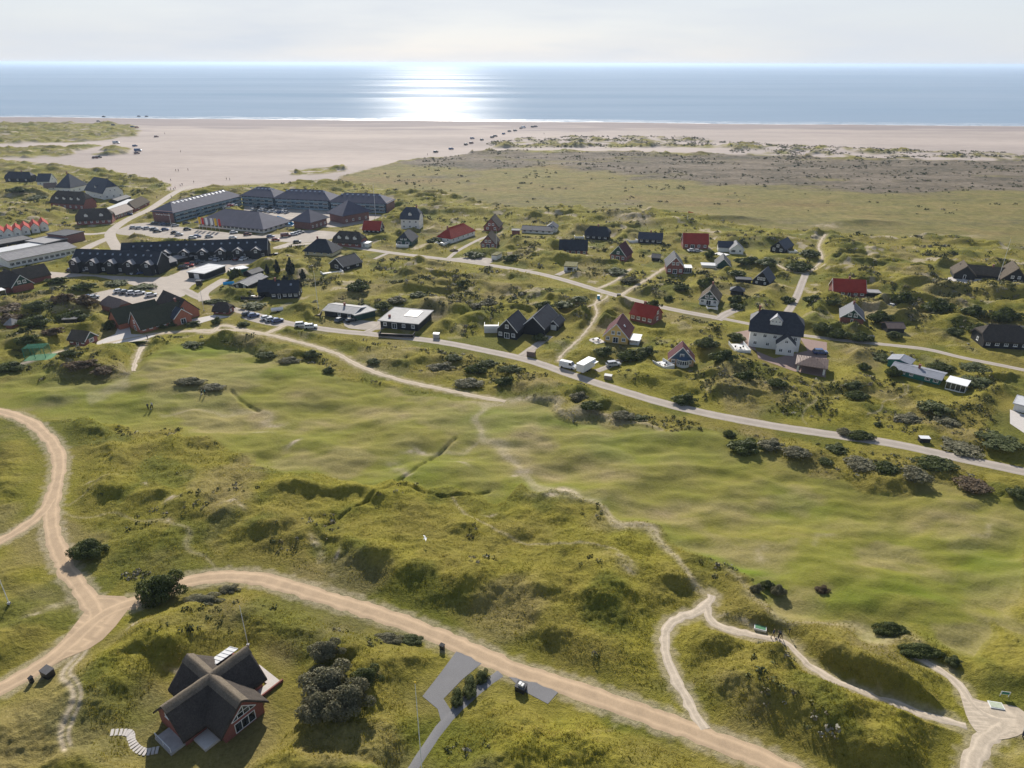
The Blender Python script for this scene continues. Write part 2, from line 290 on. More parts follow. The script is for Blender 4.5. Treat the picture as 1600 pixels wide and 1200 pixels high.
sn=noise(n,.01,5,.6,stretch=(.3,1,1)); sn2=noise(n,.15,5,.7,stretch=(.4,1,1))
sd_=mix(n,.4,ramp(n,sn,[(.35,(.28,.235,.205)),(.65,(.45,.375,.32))]),ramp(n,sn2,[(.3,(.34,.285,.26)),(.7,(.50,.425,.385))]))
gr=mix(n,sand,gr,sd_)
gr=mix(n,wet,gr,mix(n,sn,(.17,.145,.145),(.36,.30,.28)))
gr=mix(n,dirt,gr,ramp(n,n3,[(.3,(.25,.20,.13)),(.7,(.50,.42,.31))]))
n.links.new(gr,b.inputs['Base Color']); b.inputs['Roughness'].default_value=.95; b.inputs['Specular IOR Level'].default_value=.08
h=math_(n,'ADD',math_(n,'MULTIPLY',n3,1.0),math_(n,'MULTIPLY',n4,.35)); h=math_(n,'ADD',h,math_(n,'MULTIPLY',n2,1.6))
smth=math_(n,'SUBTRACT',1.0,math_(n,'MINIMUM',1.0,math_(n,'ADD',math_(n,'ADD',sand,wet),math_(n,'ADD',math_(n,'MULTIPLY',dirt,.7),math_(n,'ADD',math_(n,'MULTIPLY',fair,.55),math_(n,'MULTIPLY',marsh,.3))))))
u_=N(n,'ShaderNodeBump',i_Distance=.55); n.links.new(h,u_.inputs['Height']); n.links.new(math_(n,'MULTIPLY',smth,.8),u_.inputs['Strength']); n.links.new(u_.outputs[0],b.inputs['Normal'])
# sea
m,n,b=new('sea')
s1=noise(n,.0016,5,.6,stretch=(.35,1.6,1)); s2=noise(n,.05,5,.75,stretch=(.4,1,1)); s3=noise(n,.0009,4,.6,stretch=(.25,2.2,1))
n.links.new(ramp(n,s1,[(.35,(.19,.27,.36)),(.65,(.26,.33,.41))]),b.inputs['Base Color']); b.inputs['Roughness'].default_value=1; b.inputs['Specular IOR Level'].default_value=0
gl=N(n,'ShaderNodeBsdfGlossy',distribution='BECKMANN'); gl.inputs['Color'].default_value=(1,1,1,1)
rr=N(n,'ShaderNodeMapRange',i_1=.3,i_2=.7,i_3=.305,i_4=.35); n.links.new(s3,rr.inputs[0]); n.links.new(rr.outputs[0],gl.inputs['Roughness'])
u=N(n,'ShaderNodeBump',i_Strength=.25,i_Distance=1.2); n.links.new(s2,u.inputs['Height']); n.links.new(u.outputs[0],gl.inputs['Normal'])
ms=N(n,'ShaderNodeMixShader'); rf=N(n,'ShaderNodeMapRange',i_1=.3,i_2=.7,i_3=.11,i_4=.19); n.links.new(s3,rf.inputs[0]); n.links.new(rf.outputs[0],ms.inputs[0])
o=[x for x in n.nodes if x.type=='OUTPUT_MATERIAL'][0]; n.links.new(b.outputs[0],ms.inputs[1]); n.links.new(gl.outputs[0],ms.inputs[2]); n.links.new(ms.outputs[0],o.inputs[0])
m,n,b=new('surf_foam'); f=noise(n,.12,6,.75,stretch=(.3,1,1)); b.inputs['Base Color'].default_value=(.7,.7,.7,1); b.inputs['Roughness'].default_value=.5
tr=N(n,'ShaderNodeBsdfTransparent'); ms=N(n,'ShaderNodeMixShader'); n.links.new(ramp(n,f,[(.36,(0,0,0)),(.5,(1,1,1))]),ms.inputs[0]); o=[x for x in n.nodes if x.type=='OUTPUT_MATERIAL'][0]
n.links.new(tr.outputs[0],ms.inputs[1]); n.links.new(b.outputs[0],ms.inputs[2]); n.links.new(ms.outputs[0],o.inputs[0])
# ------------------------------------------------------------------ mesh builder
class MB:
    def __init__(s): s.v=[];s.f=[];s.m=[]
    def poly(s,vs,fs,mi=0):
        o=len(s.v); s.v+=[tuple(p) for p in vs]; s.f+=[tuple(i+o for i in f) for f in fs]; s.m+=[mi]*len(fs)
    def box(s,x0,x1,y0,y1,z0,z1,mi=0):
        s.poly([(x0,y0,z0),(x1,y0,z0),(x1,y1,z0),(x0,y1,z0),(x0,y0,z1),(x1,y0,z1),(x1,y1,z1),(x0,y1,z1)],
               [(3,2,1,0),(4,5,6,7),(0,1,5,4),(1,2,6,5),(2,3,7,6),(3,0,4,7)],mi)
    def prism(s,prof,x0,x1,rot=0,cx=0,cy=0,mi=0,ax='x'):
        """profile (s,z) ccw extruded along x; rot=1 swaps so extrusion is along y"""
        n=len(prof); vs=[]
        for X in (x0,x1):
            for (a,z) in prof: vs.append((cx+X,cy+a,z) if not rot else (cx-a,cy+X,z))
        fs=[tuple(range(n))[::-1],tuple(range(n,2*n))]+[(i,(i+1)%n,(i+1)%n+n,i+n) for i in range(n)]
        fs=[f[::-1] for f in fs]
        s.poly(vs,fs,mi)
    def tube(s,pts,rads,k=6,mi=0):
        o=len(s.v)
        for j,(p,r) in enumerate(zip(pts,rads)):
            a=Vector(pts[min(j+1,len(pts)-1)])-Vector(pts[max(j-1,0)]); a.normalize()
            u=a.orthogonal().normalized(); w_=a.cross(u)
            for i in range(k):
                t=6.2832*i/k; q=Vector(p)+u*(r*math.cos(t))+w_*(r*math.sin(t)); s.v.append(tuple(q))
        for j in range(len(pts)-1):
            for i in range(k):
                s.f.append((o+j*k+i,o+j*k+(i+1)%k,o+(j+1)*k+(i+1)%k,o+(j+1)*k+i)); s.m.append(mi)
        s.f.append(tuple(range(o,o+k))[::-1]); s.m.append(mi); s.f.append(tuple(range(o+len(pts)*k-k,o+len(pts)*k))); s.m.append(mi)
    def sphere(s,c,r,mi=0,sub=1,sz=(1,1,1)):
        bm=bmesh.new(); bmesh.ops.create_icosphere(bm,subdivisions=sub,radius=r); o=len(s.v)
        for v in bm.verts: s.v.append((c[0]+v.co.x*sz[0],c[1]+v.co.y*sz[1],c[2]+v.co.z*sz[2]))
        for f in bm.faces: s.f.append(tuple(o+v.index for v in f.verts)); s.m.append(mi)
        bm.free()
    def mesh(s,name,mats,smooth_=False):
        me=bpy.data.meshes.new(name); me.from_pydata(s.v,[],s.f)
        for q in (mats if isinstance(mats,(list,tuple)) else [mats]): me.materials.append(MAT[q])
        me.polygons.foreach_set('material_index',s.m)
        if smooth_: me.polygons.foreach_set('use_smooth',[True]*len(s.f))
        me.update(); return me
    def build(s,name,mats,parent=None,loc=(0,0,0),rz=0,smooth_=False):
        return obj(name,s.mesh(name,mats,smooth_),parent,loc,rz)
def obj(name,me,parent=None,loc=(0,0,0),rz=0):
    o=bpy.data.objects.new(name,me); col.objects.link(o); o.parent=parent; o.location=loc; o.rotation_euler=(0,0,rz); return o
def tag(o,label=None,cat=None,group=None,kind=None):
    if label: o['label']=label
    if cat: o['category']=cat
    if group: o['group']=group
    if kind: o['kind']=kind
    return o
def empty(name,loc,rz=0): return obj(name,None,None,loc,rz)
def copy_tree(o,parent=None):
    c=o.copy(); col.objects.link(c); c.parent=parent
    for ch in o.children: copy_tree(ch,c)
    return c

pm('mat_pale',(.42,.46,.34),.9,.15,4,.2)
HAZE=.00006
# ------------------------------------------------------------------ buildings surveyed from the photo (front wall base corners A,B in photo pixels; D depth in m or pixel of the far base corner)
H=[]
def HS(name,label,A,B,D,wp,**k): H.append((name,label,A,B,D,wp,k))
g='hotel wings around the car court'
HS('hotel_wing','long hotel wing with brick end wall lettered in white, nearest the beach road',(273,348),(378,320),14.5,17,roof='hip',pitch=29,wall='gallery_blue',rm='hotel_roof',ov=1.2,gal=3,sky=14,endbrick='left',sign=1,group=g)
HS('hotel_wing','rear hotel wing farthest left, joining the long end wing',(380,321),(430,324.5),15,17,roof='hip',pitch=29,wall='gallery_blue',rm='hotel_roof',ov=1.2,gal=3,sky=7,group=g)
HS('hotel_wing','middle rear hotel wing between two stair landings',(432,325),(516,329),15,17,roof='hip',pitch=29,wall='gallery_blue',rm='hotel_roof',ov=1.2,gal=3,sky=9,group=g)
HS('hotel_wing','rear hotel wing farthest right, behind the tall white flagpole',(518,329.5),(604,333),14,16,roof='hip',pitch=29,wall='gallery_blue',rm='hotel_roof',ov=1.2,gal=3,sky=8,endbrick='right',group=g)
g2='square hotel blocks with brick fronts'
HS('hotel_block','square hotel block with brick front beside the blue pool',(460,356),(486,359),(518,352),14,roof='hip',pitch=32,wall='hotel_brick',rm='hotel_roof',ov=1.5,right='w w w w',group=g2)
HS('hotel_block','square hotel block with brick front behind the block by the pool',(516,345),(537,350),(566,340),15,roof='hip',pitch=32,wall='hotel_brick',rm='hotel_roof',ov=1.5,right='w w w w',group=g2)
HS('reception_building','low hotel reception building with wide hipped roof and glazed front behind a row of flags',(312,354),(412,364.5),(436,351),9.5,roof='hip',pitch=27,wall='white_wall',rm='hotel_roof',ov=2,front='o o o o o o o o o o o o o o o o',right='o o o o o')
g='dark timber terrace houses'
HS('terrace_row','long black timber terrace with eight gabled porches, back row beside hotel car park',(192,411),(419,402.5),9,14,pitch=42,wall='black_wood',rm='tar_roof',porch=[.055,.18,.305,.43,.555,.68,.80,.925],sky=15,barge=1,front='w w w w w w w w w w w w w w w',group=g)
HS('terrace_row','shorter black timber terrace with five gabled porches, front row by the sandy car park',(117,424),(249,429),9,17,pitch=42,wall='black_wood',rm='tar_roof',porch=[.05,.27,.48,.70,.91],sky=10,barge=1,front='w w w w w w w w w w',group=g)
HS('carport','grey roofed carport linking the two black terraces',(276,413),(307,406),6,8,pitch=15,wall='black_wood',rm='felt_grey')
HS('entrance_shed','pale roofed lean-to at the right end of the front black terrace',(252,422),(277,415),7,8,pitch=25,wall='black_wood',rm='felt_grey')
g='red roofed gabled shops in a row'
for i,(u,v) in enumerate([(3,373),(16,372),(29,370),(42,367),(57,364),(71,361)]):
    HS('gabled_shop',['first','second','third','fourth','fifth','last'][i]+' white gabled shop with red roof, counted from the left of the row',(u-6.6,v+.6),(u+6.4,v-.8),12,10,ridge='g',pitch=46,wall='white_wall',rm='red_tile',front='w',up='w',ov=.4,group=g)
HS('brick_hall','red brick hall with flat black roof on the street corner',(106,382),(134,375),13,13,roof='flat',wall='hotel_brick',rm='tar_roof')
HS('arcade_building','long low shopping arcade with ribbed grey roof and white glazed front',(16,419),(120,397.5),16,12,pitch=9,wall='white_wall',rm='felt_grey',ov=1,front='o o o o o o o o o o o o',ribs=30)
HS('flat_roof_shop','raised flat grey roofed shop behind the long arcade',(73,390),(107,382),14,9,roof='flat',wall='black_wood',rm='felt_grey')
HS('flat_roof_shop','low flat roofed shop with white strip roof edge at left photo edge',(-12,406),(70,390),9,8,roof='flat',wall='white_wall',rm='pale_roof')
HS('flat_roof_shop','dark green flat roofed shop in front of the red gabled row',(-20,391),(52,378),11,5,roof='flat',wall='black_wood',rm='felt_dark')
HS('thatched_house','dark thatched house with rounded ends, farthest left near the beach',(9,284),(48,284.5),8,6,roof='halfhip',pitch=46,wall='black_wood',rm='tar_roof',front='w w w',chim=.6)
HS('gabled_house','black roofed house with white gable end near the beach, second from left',(59,290),(79,290),(89,287),7,pitch=46,wall='white_wall',rm='slate_roof',front='w w',right='w w',upr='w',barge=1)
HS('brown_roof_cottage','small cottage with brown roof below the white gabled house',(70,298),(89,297),6,5,pitch=40,wall='white_wall',rm='brown_roof',front='w w')
HS('hipped_villa','white villa with steep dark hipped roof behind the big thatched inn',(89,301),(112,302),(133,296),9,roof='hip',pitch=46,wall='white_wall',rm='slate_roof',front='w w w',right='w w w',chim=.4)
HS('white_villa','white villa with tall blue grey roof nearest the beach access road',(135,306),(163,312),(181,305),10,roof='halfhip',pitch=50,wall='white_wall',rm='slate_roof',front='w w w',right='w w w',upr='w w',dorm=1)
HS('thatched_inn','large dark thatched inn with white windows in red brick, left of the beach street',(81,325),(133,328),10,10,roof='halfhip',pitch=50,wall='brick_wall',rm='thatch',front='w w w w w w',dorm=4,dwall='white_wall')
HS('thatched_shop','thatched brick shop at the bend of the beach street',(121,352),(176,349),9,8,roof='halfhip',pitch=48,wall='brick_wall',rm='thatch',front='w w w w w w',dorm=2,dwall='white_wall')
HS('shop_row','long brown roofed shop row along the beach street',(178,344),(209,333),7.5,7,pitch=38,wall='brick_wall',rm='brown_roof',front='o o o o o o')
HS('long_shed','long shed with flat pale roof behind the shop row',(176,333),(216,315.5),6,4,roof='flat',wall='white_wall',rm='pale_roof')
HS('thatched_kiosk','brown thatched kiosk house at the beach end of the street',(212,331),(234,320),7,6,roof='halfhip',pitch=44,wall='brick_wall',rm='thatch_brown',front='w w')
HS('grey_roof_shed','grey roofed shed beside the white villa near the beach',(184,318),(205,311),6,4,pitch=20,wall='black_wood',rm='felt_dark')
HS('thatched_restaurant','thatched brick house with white edged green gable at left photo edge',(22,458),(54,451),15,10,ridge='g',pitch=46,wall='brick_wall',rm='thatch',panel='green_wood',barge=1,up='w w',front='',vols=[dict(cx=-11,cy=-1,L=20,D=9,h=3,pitch=46,rm='thatch'),dict(cx=8,cy=5,L=12,D=8,h=2.6,pitch=42,rm='thatch_brown')],conserv=(-12,-9,9,4,3))
HS('clubhouse','large brick golf clubhouse with long mossy thatched roof and white arched doors',(221,521),(293,502),8.5,9,pitch=48,wall='orange_brick',rm='thatch_green',front='w w w w w w w',left='D',upl='w',barge=1,chim=.97,vols=[dict(cx=-4,cy=9,L=15,D=8,h=2.6,pitch=44,rm='thatch_green'),dict(cx=9.5,cy=6,L=9,D=16,h=2.8,pitch=46,rm='thatch',ridge='g',front='w'),dict(cx=6,cy=-4.4,L=6,D=3.5,h=3,pitch=42,rm='slate_roof',ridge='g',front='D',barge=1)])
HS('thatched_hut','small thatched brick hut with rounded roof by the junction',(334,490.5),(357,491.5),4.5,6.5,roof='halfhip',pitch=44,wall='brick_wall',rm='thatch',front='w w',right='w')
HS('garden_cottage','small thatched cottage with green gable end on the lawn left of the clubhouse',(109,538),(135,541),(150,535),9,pitch=40,wall='brick_wall',rm='thatch_brown',front='w d w',right='o',barge=1,panelr='green_wood')
HS('brick_barn','brown roofed brick barn beside the parked white cars',(160,484),(186,492),(204,484),10,roof='halfhip',pitch=40,wall='brick_wall',rm='brown_roof',right='w w')
HS('garden_shed','dark flat garden shed half hidden in tall shrubs',(101,508),(120,507),5,8,roof='flat',wall='black_wood',rm='felt_dark')
HS('gazebo_hut','tiny hut with pale pointed roof among shrubs at left photo edge',(10,513),(20,513.5),3.5,7,roof='hip',pitch=40,wall='brick_wall',rm='felt_grey')
HS('storage_shed','black storage shed with ribbed pale roof beside sandy car park',(321,437),(353,424.5),(309,429),9,roof='flat',wall='black_wood',rm='pale_roof',left='g',ribs=6)
HS('storage_shed','teal shed with white flat roof behind the round dark bush',(368,430),(388,426),5,7,roof='flat',wall='teal_wood',rm='pale_roof')
HS('storage_shed','small dark pitched shed beside the dark conifers',(394,433),(412,427),5,5,pitch=22,wall='black_wood',rm='felt_dark')
HS('holiday_house','low dark house with long ribbed grey roof, white front trim',(388,453),(418,439),(361,453),7,pitch=18,wall='black_wood',rm='felt_grey',left='w w',barge=1,ribs=12)
HS('holiday_house','black timber house with two black roofs and many white windows above the road bend',(424,467),(467,466),7.5,10,pitch=44,wall='black_wood',rm='tar_roof',front='w d w w w',right='w w',sky=2,chim=.1,vols=[dict(cx=-7,cy=3,L=8,D=8,h=2.4,pitch=40,rm='tar_roof')])
HS('cream_house','cream house with black hipped roof and brick chimney in front of the hotel',(476,398),(519,401),(529,393),8,roof='hip',pitch=42,wall='cream_wall',rm='tar_roof',front='d w w w',chim=.35,ov=.8)
HS('thatched_brick_house','red brick thatched house with dormers beside the cream house',(521,384),(563,387),8,7.5,roof='halfhip',pitch=47,wall='brick_wall',rm='thatch',front='w w w w',dorm=3,dwall='white_wall')
HS('long_dark_house','long black house with glazed gable and white deck below the upper road',(537,424),(566,416),(518,418),7.5,pitch=33,wall='black_wood',rm='tar_roof',left='o',barge=1,front='w w')
HS('red_roof_cottage','black cottage with red tiled roof right of the hotel, beside the flagpole',(567,363),(594,364),(612,360),5,pitch=47,wall='black_wood',rm='red_tile',front='w w w w',right='w w',upr='w',barge=1)
HS('white_villa','tall white villa with steep slate roof and chimneys, right of the hotel',(627,358),(655,359),(670,354),17,roof='halfhip',pitch=50,wall='white_wall',rm='slate_roof',front='w w w',up2='w w w',right='w w',right2='w w',dorm=1,dwall='white_wall',chim=.8)
HS('green_cottage','dark green cottage with white balcony in front of the tall white villa',(619,384),(643,385),(660,377),8,roof='halfhip',ridge='g',pitch=44,wall='green_wood',rm='tar_roof',front='o o',up='w w')
HS('small_garage','small pale garage beside the brick thatched house',(563,386),(575,387),4,6,roof='flat',wall='white_wall',rm='pale_roof',front='d')
HS('red_hipped_house','long white house with red hipped roof above the driveway',(705,380.5),(742,367.5),(689,375.5),8.5,roof='hip',pitch=42,wall='white_wall',rm='red_tile',front='w w w w w',left='D w',chim=.15)
HS('brick_gable_house','brick gabled house with dark thatch, farther of the two by the pale flagpole',(756,360.5),(779,361.5),(789,355),7,ridge='g',pitch=48,wall='brick_wall',rm='thatch',front='w w',up='w w')
HS('brick_gable_house','brick gabled house with dark thatch directly behind the pale flagpole',(751,387.5),(774,388.5),(786,381),7.5,ridge='g',pitch=48,wall='brick_wall',rm='thatch',front='w D w',up='w w')
HS('long_bungalow','long low bungalow with grey roof and white base on the far dune edge',(815,363.5),(863,366),7,5,pitch=24,wall='white_wall',rm='slate_roof',front='o o o o o',vols=[dict(cx=7,cy=5,L=6,D=7,h=2.4,pitch=35,rm='slate_roof',ridge='g')])
HS('brown_shed','small brown shed left of the long bungalow',(800,366.5),(811,366.8),4,6,roof='flat',wall='brick_wall',rm='felt_dark')
HS('small_garage','white garage dug into the dune beside the upper road',(768,405.5),(776,406.5),(784,402),7,roof='flat',wall='white_wall',rm='turf',front='g')
HS('thatched_house','black half hipped house with white windows, farthest up the dune slope',(914,373.5),(950,376),7.5,7,roof='halfhip',pitch=46,wall='black_wood',rm='tar_roof',front='w w w w',chim=.5)
HS('brick_long_house','brick house with steep black roof above the turf covered garage',(874,398.5),(917,399.5),7.5,9,pitch=46,wall='brick_wall',rm='tar_roof',front='w w D w w',right='w')
HS('dune_garage','garage with grass roof and white framed dark door in a mound',(881,423.5),(900,424.5),8,7,roof='flat',wall='white_wall',rm='turf',front='G',ov=.2)
HS('red_gable_house','red roofed house with white edged green gable facing the upper road',(953,406),(977,409),(991,402),9,ridge='g',pitch=49,wall='brick_wall',rm='dark_tile',panel='green_wood',barge=1,front='w D w',up='w')
HS('grey_house','grey roofed dark house with white veranda right of the black half hipped house',(997,379.5),(1034,381.5),7,7,pitch=36,wall='black_wood',rm='slate_roof',front='w w w o',chim=.5)
HS('felt_shed','small grey felt shed beside the hedge on the dune lane',(1018,407),(1030,408),5,5,pitch=25,wall='black_wood',rm='felt_dark')
HS('red_brick_house','large red roofed brick house highest on the slope',(1067,388.5),(1106,389.5),8,9,pitch=45,wall='brick_wall',rm='red_tile',front='w D w w',right='w',barge=1)
HS('brick_gable_house','brick gabled house with green black roof and white glass lean-to',(1041,427.5),(1067,428.5),(1083,418),12,ridge='g',pitch=47,wall='brick_wall',rm='tar_roof',barge=1,front='w D w',up='w w',conserv=(5.5,-2,4,5,2.6))
HS('white_cottage','white cottage with blue grey roof right of the large red roofed house',(1140,396.5),(1161,397.5),8,7,ridge='g',pitch=40,wall='white_wall',rm='slate_roof',front='o w',barge=1,vols=[dict(cx=-5,cy=2.5,L=7,D=6,h=2.4,pitch=36,rm='slate_roof')])
HS('timber_chalet','dark chalet with white decks, last house on the dune path',(1203,393),(1225,396.5),(1233,388),7,ridge='g',pitch=42,wall='black_wood',rm='slate_roof',front='w w',up='w')
HS('steep_cottage','low steep roofed dark cottage behind the hedge, with flat white annex',(1118,418.5),(1141,420),(1151,412),4,ridge='g',pitch=44,wall='green_wood',rm='tar_roof',barge=1)
HS('white_annex','flat white roofed annex of the steep dark cottage',(1097,418),(1119,419),4.5,3,roof='flat',wall='white_wall',rm='pale_roof')
HS('steep_cottage','black steep gabled cottage with balcony windows beside the dune lane',(1175,443.5),(1201,447.5),(1213,439),6,ridge='g',pitch=50,wall='black_wood',rm='slate_roof',front='w w',up='w w w')
HS('low_shed','long low black shed left of the steep black cottage',(1151,442),(1173,443),3.5,5,roof='flat',wall='black_wood',rm='tar_roof')
HS('thatched_gable_house','brown thatched house with green gable and white lower windows by the lane end',(1092,475.5),(1121,479),(1135,469),9,ridge='g',pitch=46,wall='white_wall',rm='thatch_brown',panel='green_wood',barge=1,front='w D w',up='w w',chim=.9)
HS('low_shed','black hipped shed hidden in bushes behind the brown thatched house',(1141,460),(1161,462),4,7,roof='hip',pitch=30,wall='black_wood',rm='tar_roof')
HS('red_brick_house','brick house with bright red roof right of the narrow lane',(1301,462.5),(1351,465.5),8,9,pitch=43,wall='brick_wall',rm='red_tile',front='w w d w w',barge=1,chim=.5)
HS('low_shed','pale roofed shed right of the bright red roofed house',(1354,463.5),(1374,464.5),4,6,roof='flat',wall='black_wood',rm='felt_grey')
HS('green_gable_house','house with slate roof, green gable and brick base behind the white villa',(1312,503.5),(1348,508),(1358,496),8.5,ridge='g',pitch=40,wall='brick_wall',rm='slate_roof',panel='green_wood',barge=1,up='w w',front='d',chim=.7)
HS('sod_shed','brown sod roofed shed sunk between bushes',(1386,520),(1412,520.5),5,8,pitch=25,wall='black_wood',rm='brown_roof')
HS('thatched_longhouse','wide thatched house with two forward gables, far right',(1498,432),(1584,440.5),6,8,pitch=40,wall='black_wood',rm='thatch_brown',chim=.6,front='',vols=[dict(cx=-9,cy=-2,L=8,D=11,h=2.3,pitch=42,rm='thatch_brown',ridge='g',front='d'),dict(cx=9,cy=-3,L=9.5,D=13,h=2.6,pitch=46,rm='thatch_brown',ridge='g',up='w w',front='w')])
HS('black_longhouse','black half hipped house with white windows at right photo edge',(1535,543),(1606,547),9,12,roof='halfhip',pitch=40,wall='black_wood',rm='thatch',front='w w w w w',left='w')
HS('black_timber_house','black timber gabled house with white windows and a second black wing behind',(777,527),(807,531.5),(830,517),14,ridge='g',pitch=46,wall='black_wood',rm='tar_roof',barge=1,front='w D w',up='w',vols=[dict(cx=7,cy=9,L=8,D=15,h=3,pitch=42,rm='tar_roof',ridge='g',barge=1)])
HS('small_garage','black gabled garage with white door at the end of the driveway',(858,515),(871,517),(884,508),9,ridge='g',pitch=42,wall='black_wood',rm='tar_roof',barge=1,front='g')
HS('yellow_house','bright yellow gabled house with steep dark red roof',(943,534),(980,538.5),11,11,ridge='g',pitch=47,wall='yellow_wall',rm='dark_tile',barge=1,front='w D w',up='w w',sky=1,conserv=(6.2,-2,3,6,1.6))
HS('red_brick_house','dark brick house with red tiled roof just behind the yellow house',(984,500),(1019,508),(1038,500),11,pitch=38,wall='brick_wall',rm='red_tile',front='w w w w',right='w',upr='w',chim=.4)
HS('bay_window_house','tan brick house with blue gable, dark red roof and round white bay window',(1045,570),(1083,573),(1094,564),10,ridge='g',pitch=47,wall='tan_wall',rm='dark_tile',panel='blue_wood',barge=1,front='w . w',up='w',sky=1,bay=1)
HS('white_mansion','large white mansion with black half hipped roof and gabled porch',(1169,541),(1247,550.5),11,27,roof='halfhip',pitch=43,wall='white_wall',rm='slate_black',front='w w . w',up2='w w w . w',right='w w',right2='w w',dorm=1,dwall='white_wall',dbig=1,chim=.03,ov=.7,vols=[dict(cx=3.5,cy=-7.2,L=5.4,D=5,h=3.6,pitch=43,rm='slate_black',ridge='g',front='w w',up='w',wall='white_wall')])
HS('carport','open carport with hipped brown ribbed roof below the white mansion',(1244,580),(1288,587),7,12,roof='hip',pitch=22,wall='OPEN',rm='brown_roof',ov=.6)
HS('teal_bungalow','long teal and black bungalow with low grey roof and white glass porch',(1392,583),(1467,602),6,9,pitch=12,wall='teal_wood',rm='slate_pale',front='w w w . o o',ov=.7,chim=.5,vols=[dict(cx=-6,cy=4.5,L=6,D=5,h=2.3,pitch=14,rm='slate_pale',ridge='g')],conserv=(10.8,-2.2,5,5,2.4))
HS('white_garage','white flat roofed garage cut by right photo edge',(1582,641),(1632,654),6,10,roof='flat',wall='white_wall',rm='pale_roof',front='g g')
HS('pale_roof_house','white and black house with low pale roofs and a white gable beside the road',(508,494),(554,500),8,10,pitch=13,wall='black_wood',rm='felt_pale',front='. w w',barge=1,chim=.5,ov=.7)
HS('pale_roof_annex','black annex with flat pale roof right of the white gabled house',(556,502),(587,494),7,9,roof='flat',wall='green_wood',rm='felt_pale',ov=.5)
HS('flat_courtyard_house','black flat roofed courtyard house with grey roof around an open court',(595,512),(653,517.5),(671,497),11,roof='flat',wall='black_wood',rm='felt_pale',front='w D w w',ov=.7,court=1,chim=.15)
pm('slate_black',(.035,.037,.045),.6,.35,1.2,.2); pm('slate_pale',(.22,.23,.26),.5,.15,.8,.1); pm('felt_pale',(.34,.33,.32),.8,.15,.6,.1)
FH=(-43.4,71.0)  # foreground thatched house centre
def hworld(A,B,D):
    a=np.array(G(*A));b=np.array(G(*B)); Lh=float(np.hypot(*(b-a))); ux=(b-a)/Lh; uy=np.array([-ux[1],ux[0]])
    if isinstance(D,tuple):
        c=np.array(G(*D)); D=max(abs(float((c-b)@uy)),abs(float((c-a)@uy)))
        D=min(max(D,5.0),30)
    return a,b,Lh,ux,uy,D
# ------------------------------------------------------------------ terrain
NX,NY=860,960; Y0,Y1=48.0,1260.0
def halfw(y): return .72*y+52
jj=np.arange(NY); yr=Y0*(Y1/Y0)**(jj/(NY-1.0))
ss=np.linspace(-1,1,NX)
X=ss[None,:]*halfw(yr)[:,None]; Y=np.repeat(yr[:,None],NX,1)
# photo-surveyed dune mounds (pixel, half width px, half depth m, height m)
MOUNDS=[(185,772,40,6,2.2),(235,780,45,6,3),(300,790,50,7,3.6),(360,808,50,7,3.6),(420,828,50,7,3.8),(470,842,40,6,2.6),(550,862,40,6,2.6),(590,880,50,8,4),(655,905,55,8,3.6),(730,915,60,8,4),(800,912,45,7,3),(860,928,50,8,4),(950,935,60,9,5),(1045,912,50,5,3),(1010,895,40,5,2),
(160,708,42,4,2.2),(240,700,50,5,1.6),(330,690,40,4,1.8),(385,712,35,4,2.2),(440,742,30,3.5,1.8),(620,783,30,4,2),(640,812,30,4,1.6),(720,830,32,4,2.4),(690,845,25,3,1.4),(810,838,36,5,2.2),(880,812,28,4,1.4),(150,745,35,4,1.4),(130,770,25,4,1.2),
(1130,1012,50,7,3.5),(1215,1030,60,8,4.2),(1300,1062,60,9,4.6),(1380,1090,60,9,4.6),(1450,1118,50,8,4),(1180,1075,70,8,3),(1300,1130,80,9,3.5),(1400,1165,60,8,3),(1300,985,22,3,1.4),(1345,965,20,3,1.2),(1460,1055,45,6,2.2),(1100,1000,30,5,2.4),
(600,1005,55,6,2.4),(420,955,60,5,3),(480,960,40,5,2.4),(60,980,40,5,2),(30,900,50,6,2),(640,1120,50,6,2.4),(560,1170,60,7,2),(470,1150,50,7,2),(850,1130,60,6,2.6),(790,1160,60,6,2.6),(960,1160,50,6,2.4),(250,1050,40,5,2),(190,1085,50,6,3),(200,1045,40,5,1.5),(1570,1180,50,6,2.6),(1480,1180,30,5,1.6),(30,760,30,4,1.6),(20,700,40,5,1.6),
(714,497,42,8,5.5),(750,505,36,7,5),(690,512,26,5,3.5),(650,455,60,8,3),(600,472,40,6,2),(530,462,50,7,2.5),(870,463,55,6,3),(800,450,50,6,2),(950,560,36,6,3),(1000,598,55,7,3.4),(1050,610,40,6,2),(1110,555,45,7,3.6),(1140,580,40,6,2.4),
(1435,452,45,9,7),(1478,462,45,9,7),(1560,468,45,10,7),(1600,470,40,10,7),(1400,448,30,7,4),(1500,510,36,6,3.5),(1340,600,36,6,3),(1440,612,50,7,3),(1500,645,50,7,2),(1250,632,50,6,2),(1345,512,36,6,3.4),(1210,585,40,6,2.4),(1150,450,36,5,2),(1080,455,36,5,2),(1230,405,30,6,3),(1240,415,30,6,3),(1180,402,40,6,3),(1050,350,60,10,4),(960,340,60,10,4),(1000,345,40,10,4),(840,335,50,8,3),(740,335,50,8,3),(1130,345,60,10,4),(1350,350,60,10,3),(1220,380,50,10,3),(1370,395,50,8,3),(1500,400,50,9,3),(130,575,50,7,2.4),(160,585,40,5,2),(300,592,50,6,2.2),(370,600,40,5,1.6),(350,535,60,5,2),(460,556,50,5,2),(640,560,40,6,2),(560,545,30,5,1.6),(900,610,40,5,1.4)]
